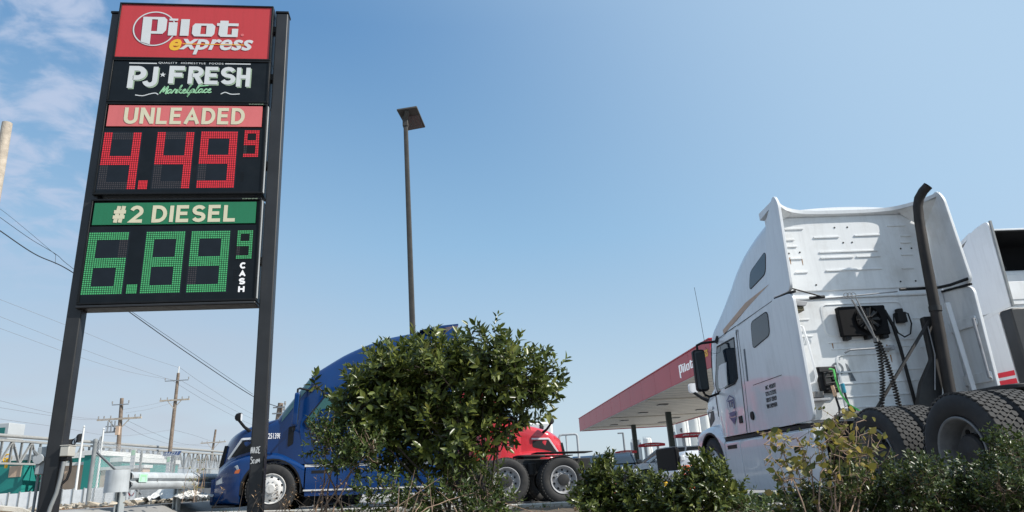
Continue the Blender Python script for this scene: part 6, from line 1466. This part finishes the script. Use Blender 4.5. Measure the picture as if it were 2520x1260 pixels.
tfm.bar(ax2(z2) + Vector((-.95, -.25, -.02)), ax2(z2) + Vector((0, -.2, -.02)), .1); tfm.bar(ax2(z2) + Vector((-.9, -.25, .38)), ax2(z2) + Vector((0, -.2, .38)), .07); tfm.build('cutout_rack', 'trussd', u2)
MB().box(ax2(z2).x - .12, ax2(z2).x + .14, -.34, -.18, z2 - .25, z2 + .35).build('meter_box', 'tan', u2)
u3, ax3, _ = upole('distant thin utility pole near the blue truck nose', 531, 1057, 519, 1135, 95, .15, ((1089, 1.7, True, (-.9, -.5, .5, .9)),))
u4, ax4, _ = upole('stubby brown pole with insulators showing between sign post and blue truck windscreen', 691, 992, 684, 1040, 33, .15, ((1003, .28, False, (1,)), (1018, .28, False, (1,))))
u5, ax5, _ = upole('close pale weathered pole leaning at the photo edge', 18, 303, -6, 440, 17.5, .155, (), 'woodp')
# overhead wires
def wire(label, pts, Ys, r_, m_='wireg', grp='overhead wires'):
    mb = MB(); P = [at(u, v, y) for (u, v), y in zip(pts, Ys)]; Q = []
    for i in range(len(P) - 1):
        a, b, c, d = P[max(i - 1, 0)], P[i], P[i + 1], P[min(i + 2, len(P) - 1)]
        for j in range(10):
            t = j / 10; Q.append(.5 * ((2 * b) + (c - a) * t + (2 * a - 5 * b + 4 * c - d) * t * t + (3 * b - a - 3 * c + d) * t ** 3))
    Q.append(P[-1]); o_ = mb.tube(Q, r_, 5).build('overhead_wire', m_, None); tag(o_, label, 'wire', grp); return o_
wire('thickest black cable sweeping behind the sign down to the stubby brown pole', [(-60, 528), (0, 568), (85, 625), (170, 665), (300, 755), (460, 868), (622, 975), (690, 1003)], [17.5, 18, 19, 20.5, 23, 26.5, 31, 33], .017, 'wire')
wire('black cable just above the thickest one, reaching the sign left post', [(-60, 492), (0, 535), (75, 588), (138, 626), (172, 655), (300, 750), (622, 970)], [17.4, 18, 19, 20, 20.6, 23, 31], .008, 'wire')
wire('thin cable topmost at the left, with a small bead on it', [(-60, 480), (0, 514), (70, 570), (138, 628)], [17.4, 18, 19, 20], .005, 'wire')
wire('short vertical tie between two black cables left of the sign', [(137, 626), (136, 650)], [20, 20], .006, 'wire')
wire('thin line from the left edge up to the tip of the tallest utility pole', [(-40, 722), (0, 737), (200, 815), (330, 868), (438, 904)], [42, 43, 48, 53, 58], .012)
wire('upper thin line ending at the small arm of the tallest utility pole', [(-40, 762), (0, 779), (200, 858), (330, 905), (425, 936)], [42, 43, 48, 53, 58], .012)
wire('lower thin line ending at the small arm of the tallest utility pole', [(-40, 793), (0, 808), (200, 880), (330, 918), (445, 938)], [42, 43, 48, 53, 58], .012)
wire('line descending from the tallest pole tip towards the blue truck', [(440, 903), (520, 958), (620, 1018), (720, 1060)], [58, 68, 82, 95], .013)
wire('line descending from the small arm of the tallest pole behind the sign post', [(447, 937), (530, 985), (620, 1030), (720, 1068)], [58, 68, 82, 95], .013)
wire('lowest of the lines descending from the tallest pole to the right', [(426, 938), (520, 995), (620, 1045), (720, 1080)], [58, 68, 82, 95], .013)
wire('upper of two lines joining the two big wooden poles', [(300, 1008), (360, 998), (418, 985)], [50, 54, 58], .010)
wire('lower of two lines joining the two big wooden poles', [(310, 1016), (370, 1006), (428, 990)], [50, 54, 58], .010)
wire('upper left line running to the crossarm of the pole with cutouts', [(-40, 975), (0, 986), (120, 1015), (200, 1028), (270, 1032)], [36, 37, 43, 46, 50], .010)
wire('middle left line running to the crossarm of the pole with cutouts', [(-40, 994), (0, 1003), (120, 1022), (200, 1032), (285, 1032)], [36, 37, 43, 46, 50], .010)
wire('lowest left line sagging past the flag poles to the wooden poles', [(-40, 1024), (0, 1031), (150, 1052), (290, 1073), (420, 1058)], [36, 37, 43, 50, 58], .010)
wire('line dropping from the cutout pole crossarm to the distant thin pole', [(316, 1036), (380, 1066), (450, 1092), (530, 1100)], [50, 62, 78, 95], .012)
wire('second line dropping from the cutout pole under the tallest pole', [(303, 1045), (370, 1078), (440, 1095), (525, 1090)], [50, 62, 78, 95], .012)
wire('line from the tallest pole middle to the distant thin pole', [(427, 1058), (480, 1072), (535, 1089), (640, 1110)], [58, 74, 95, 120], .013)
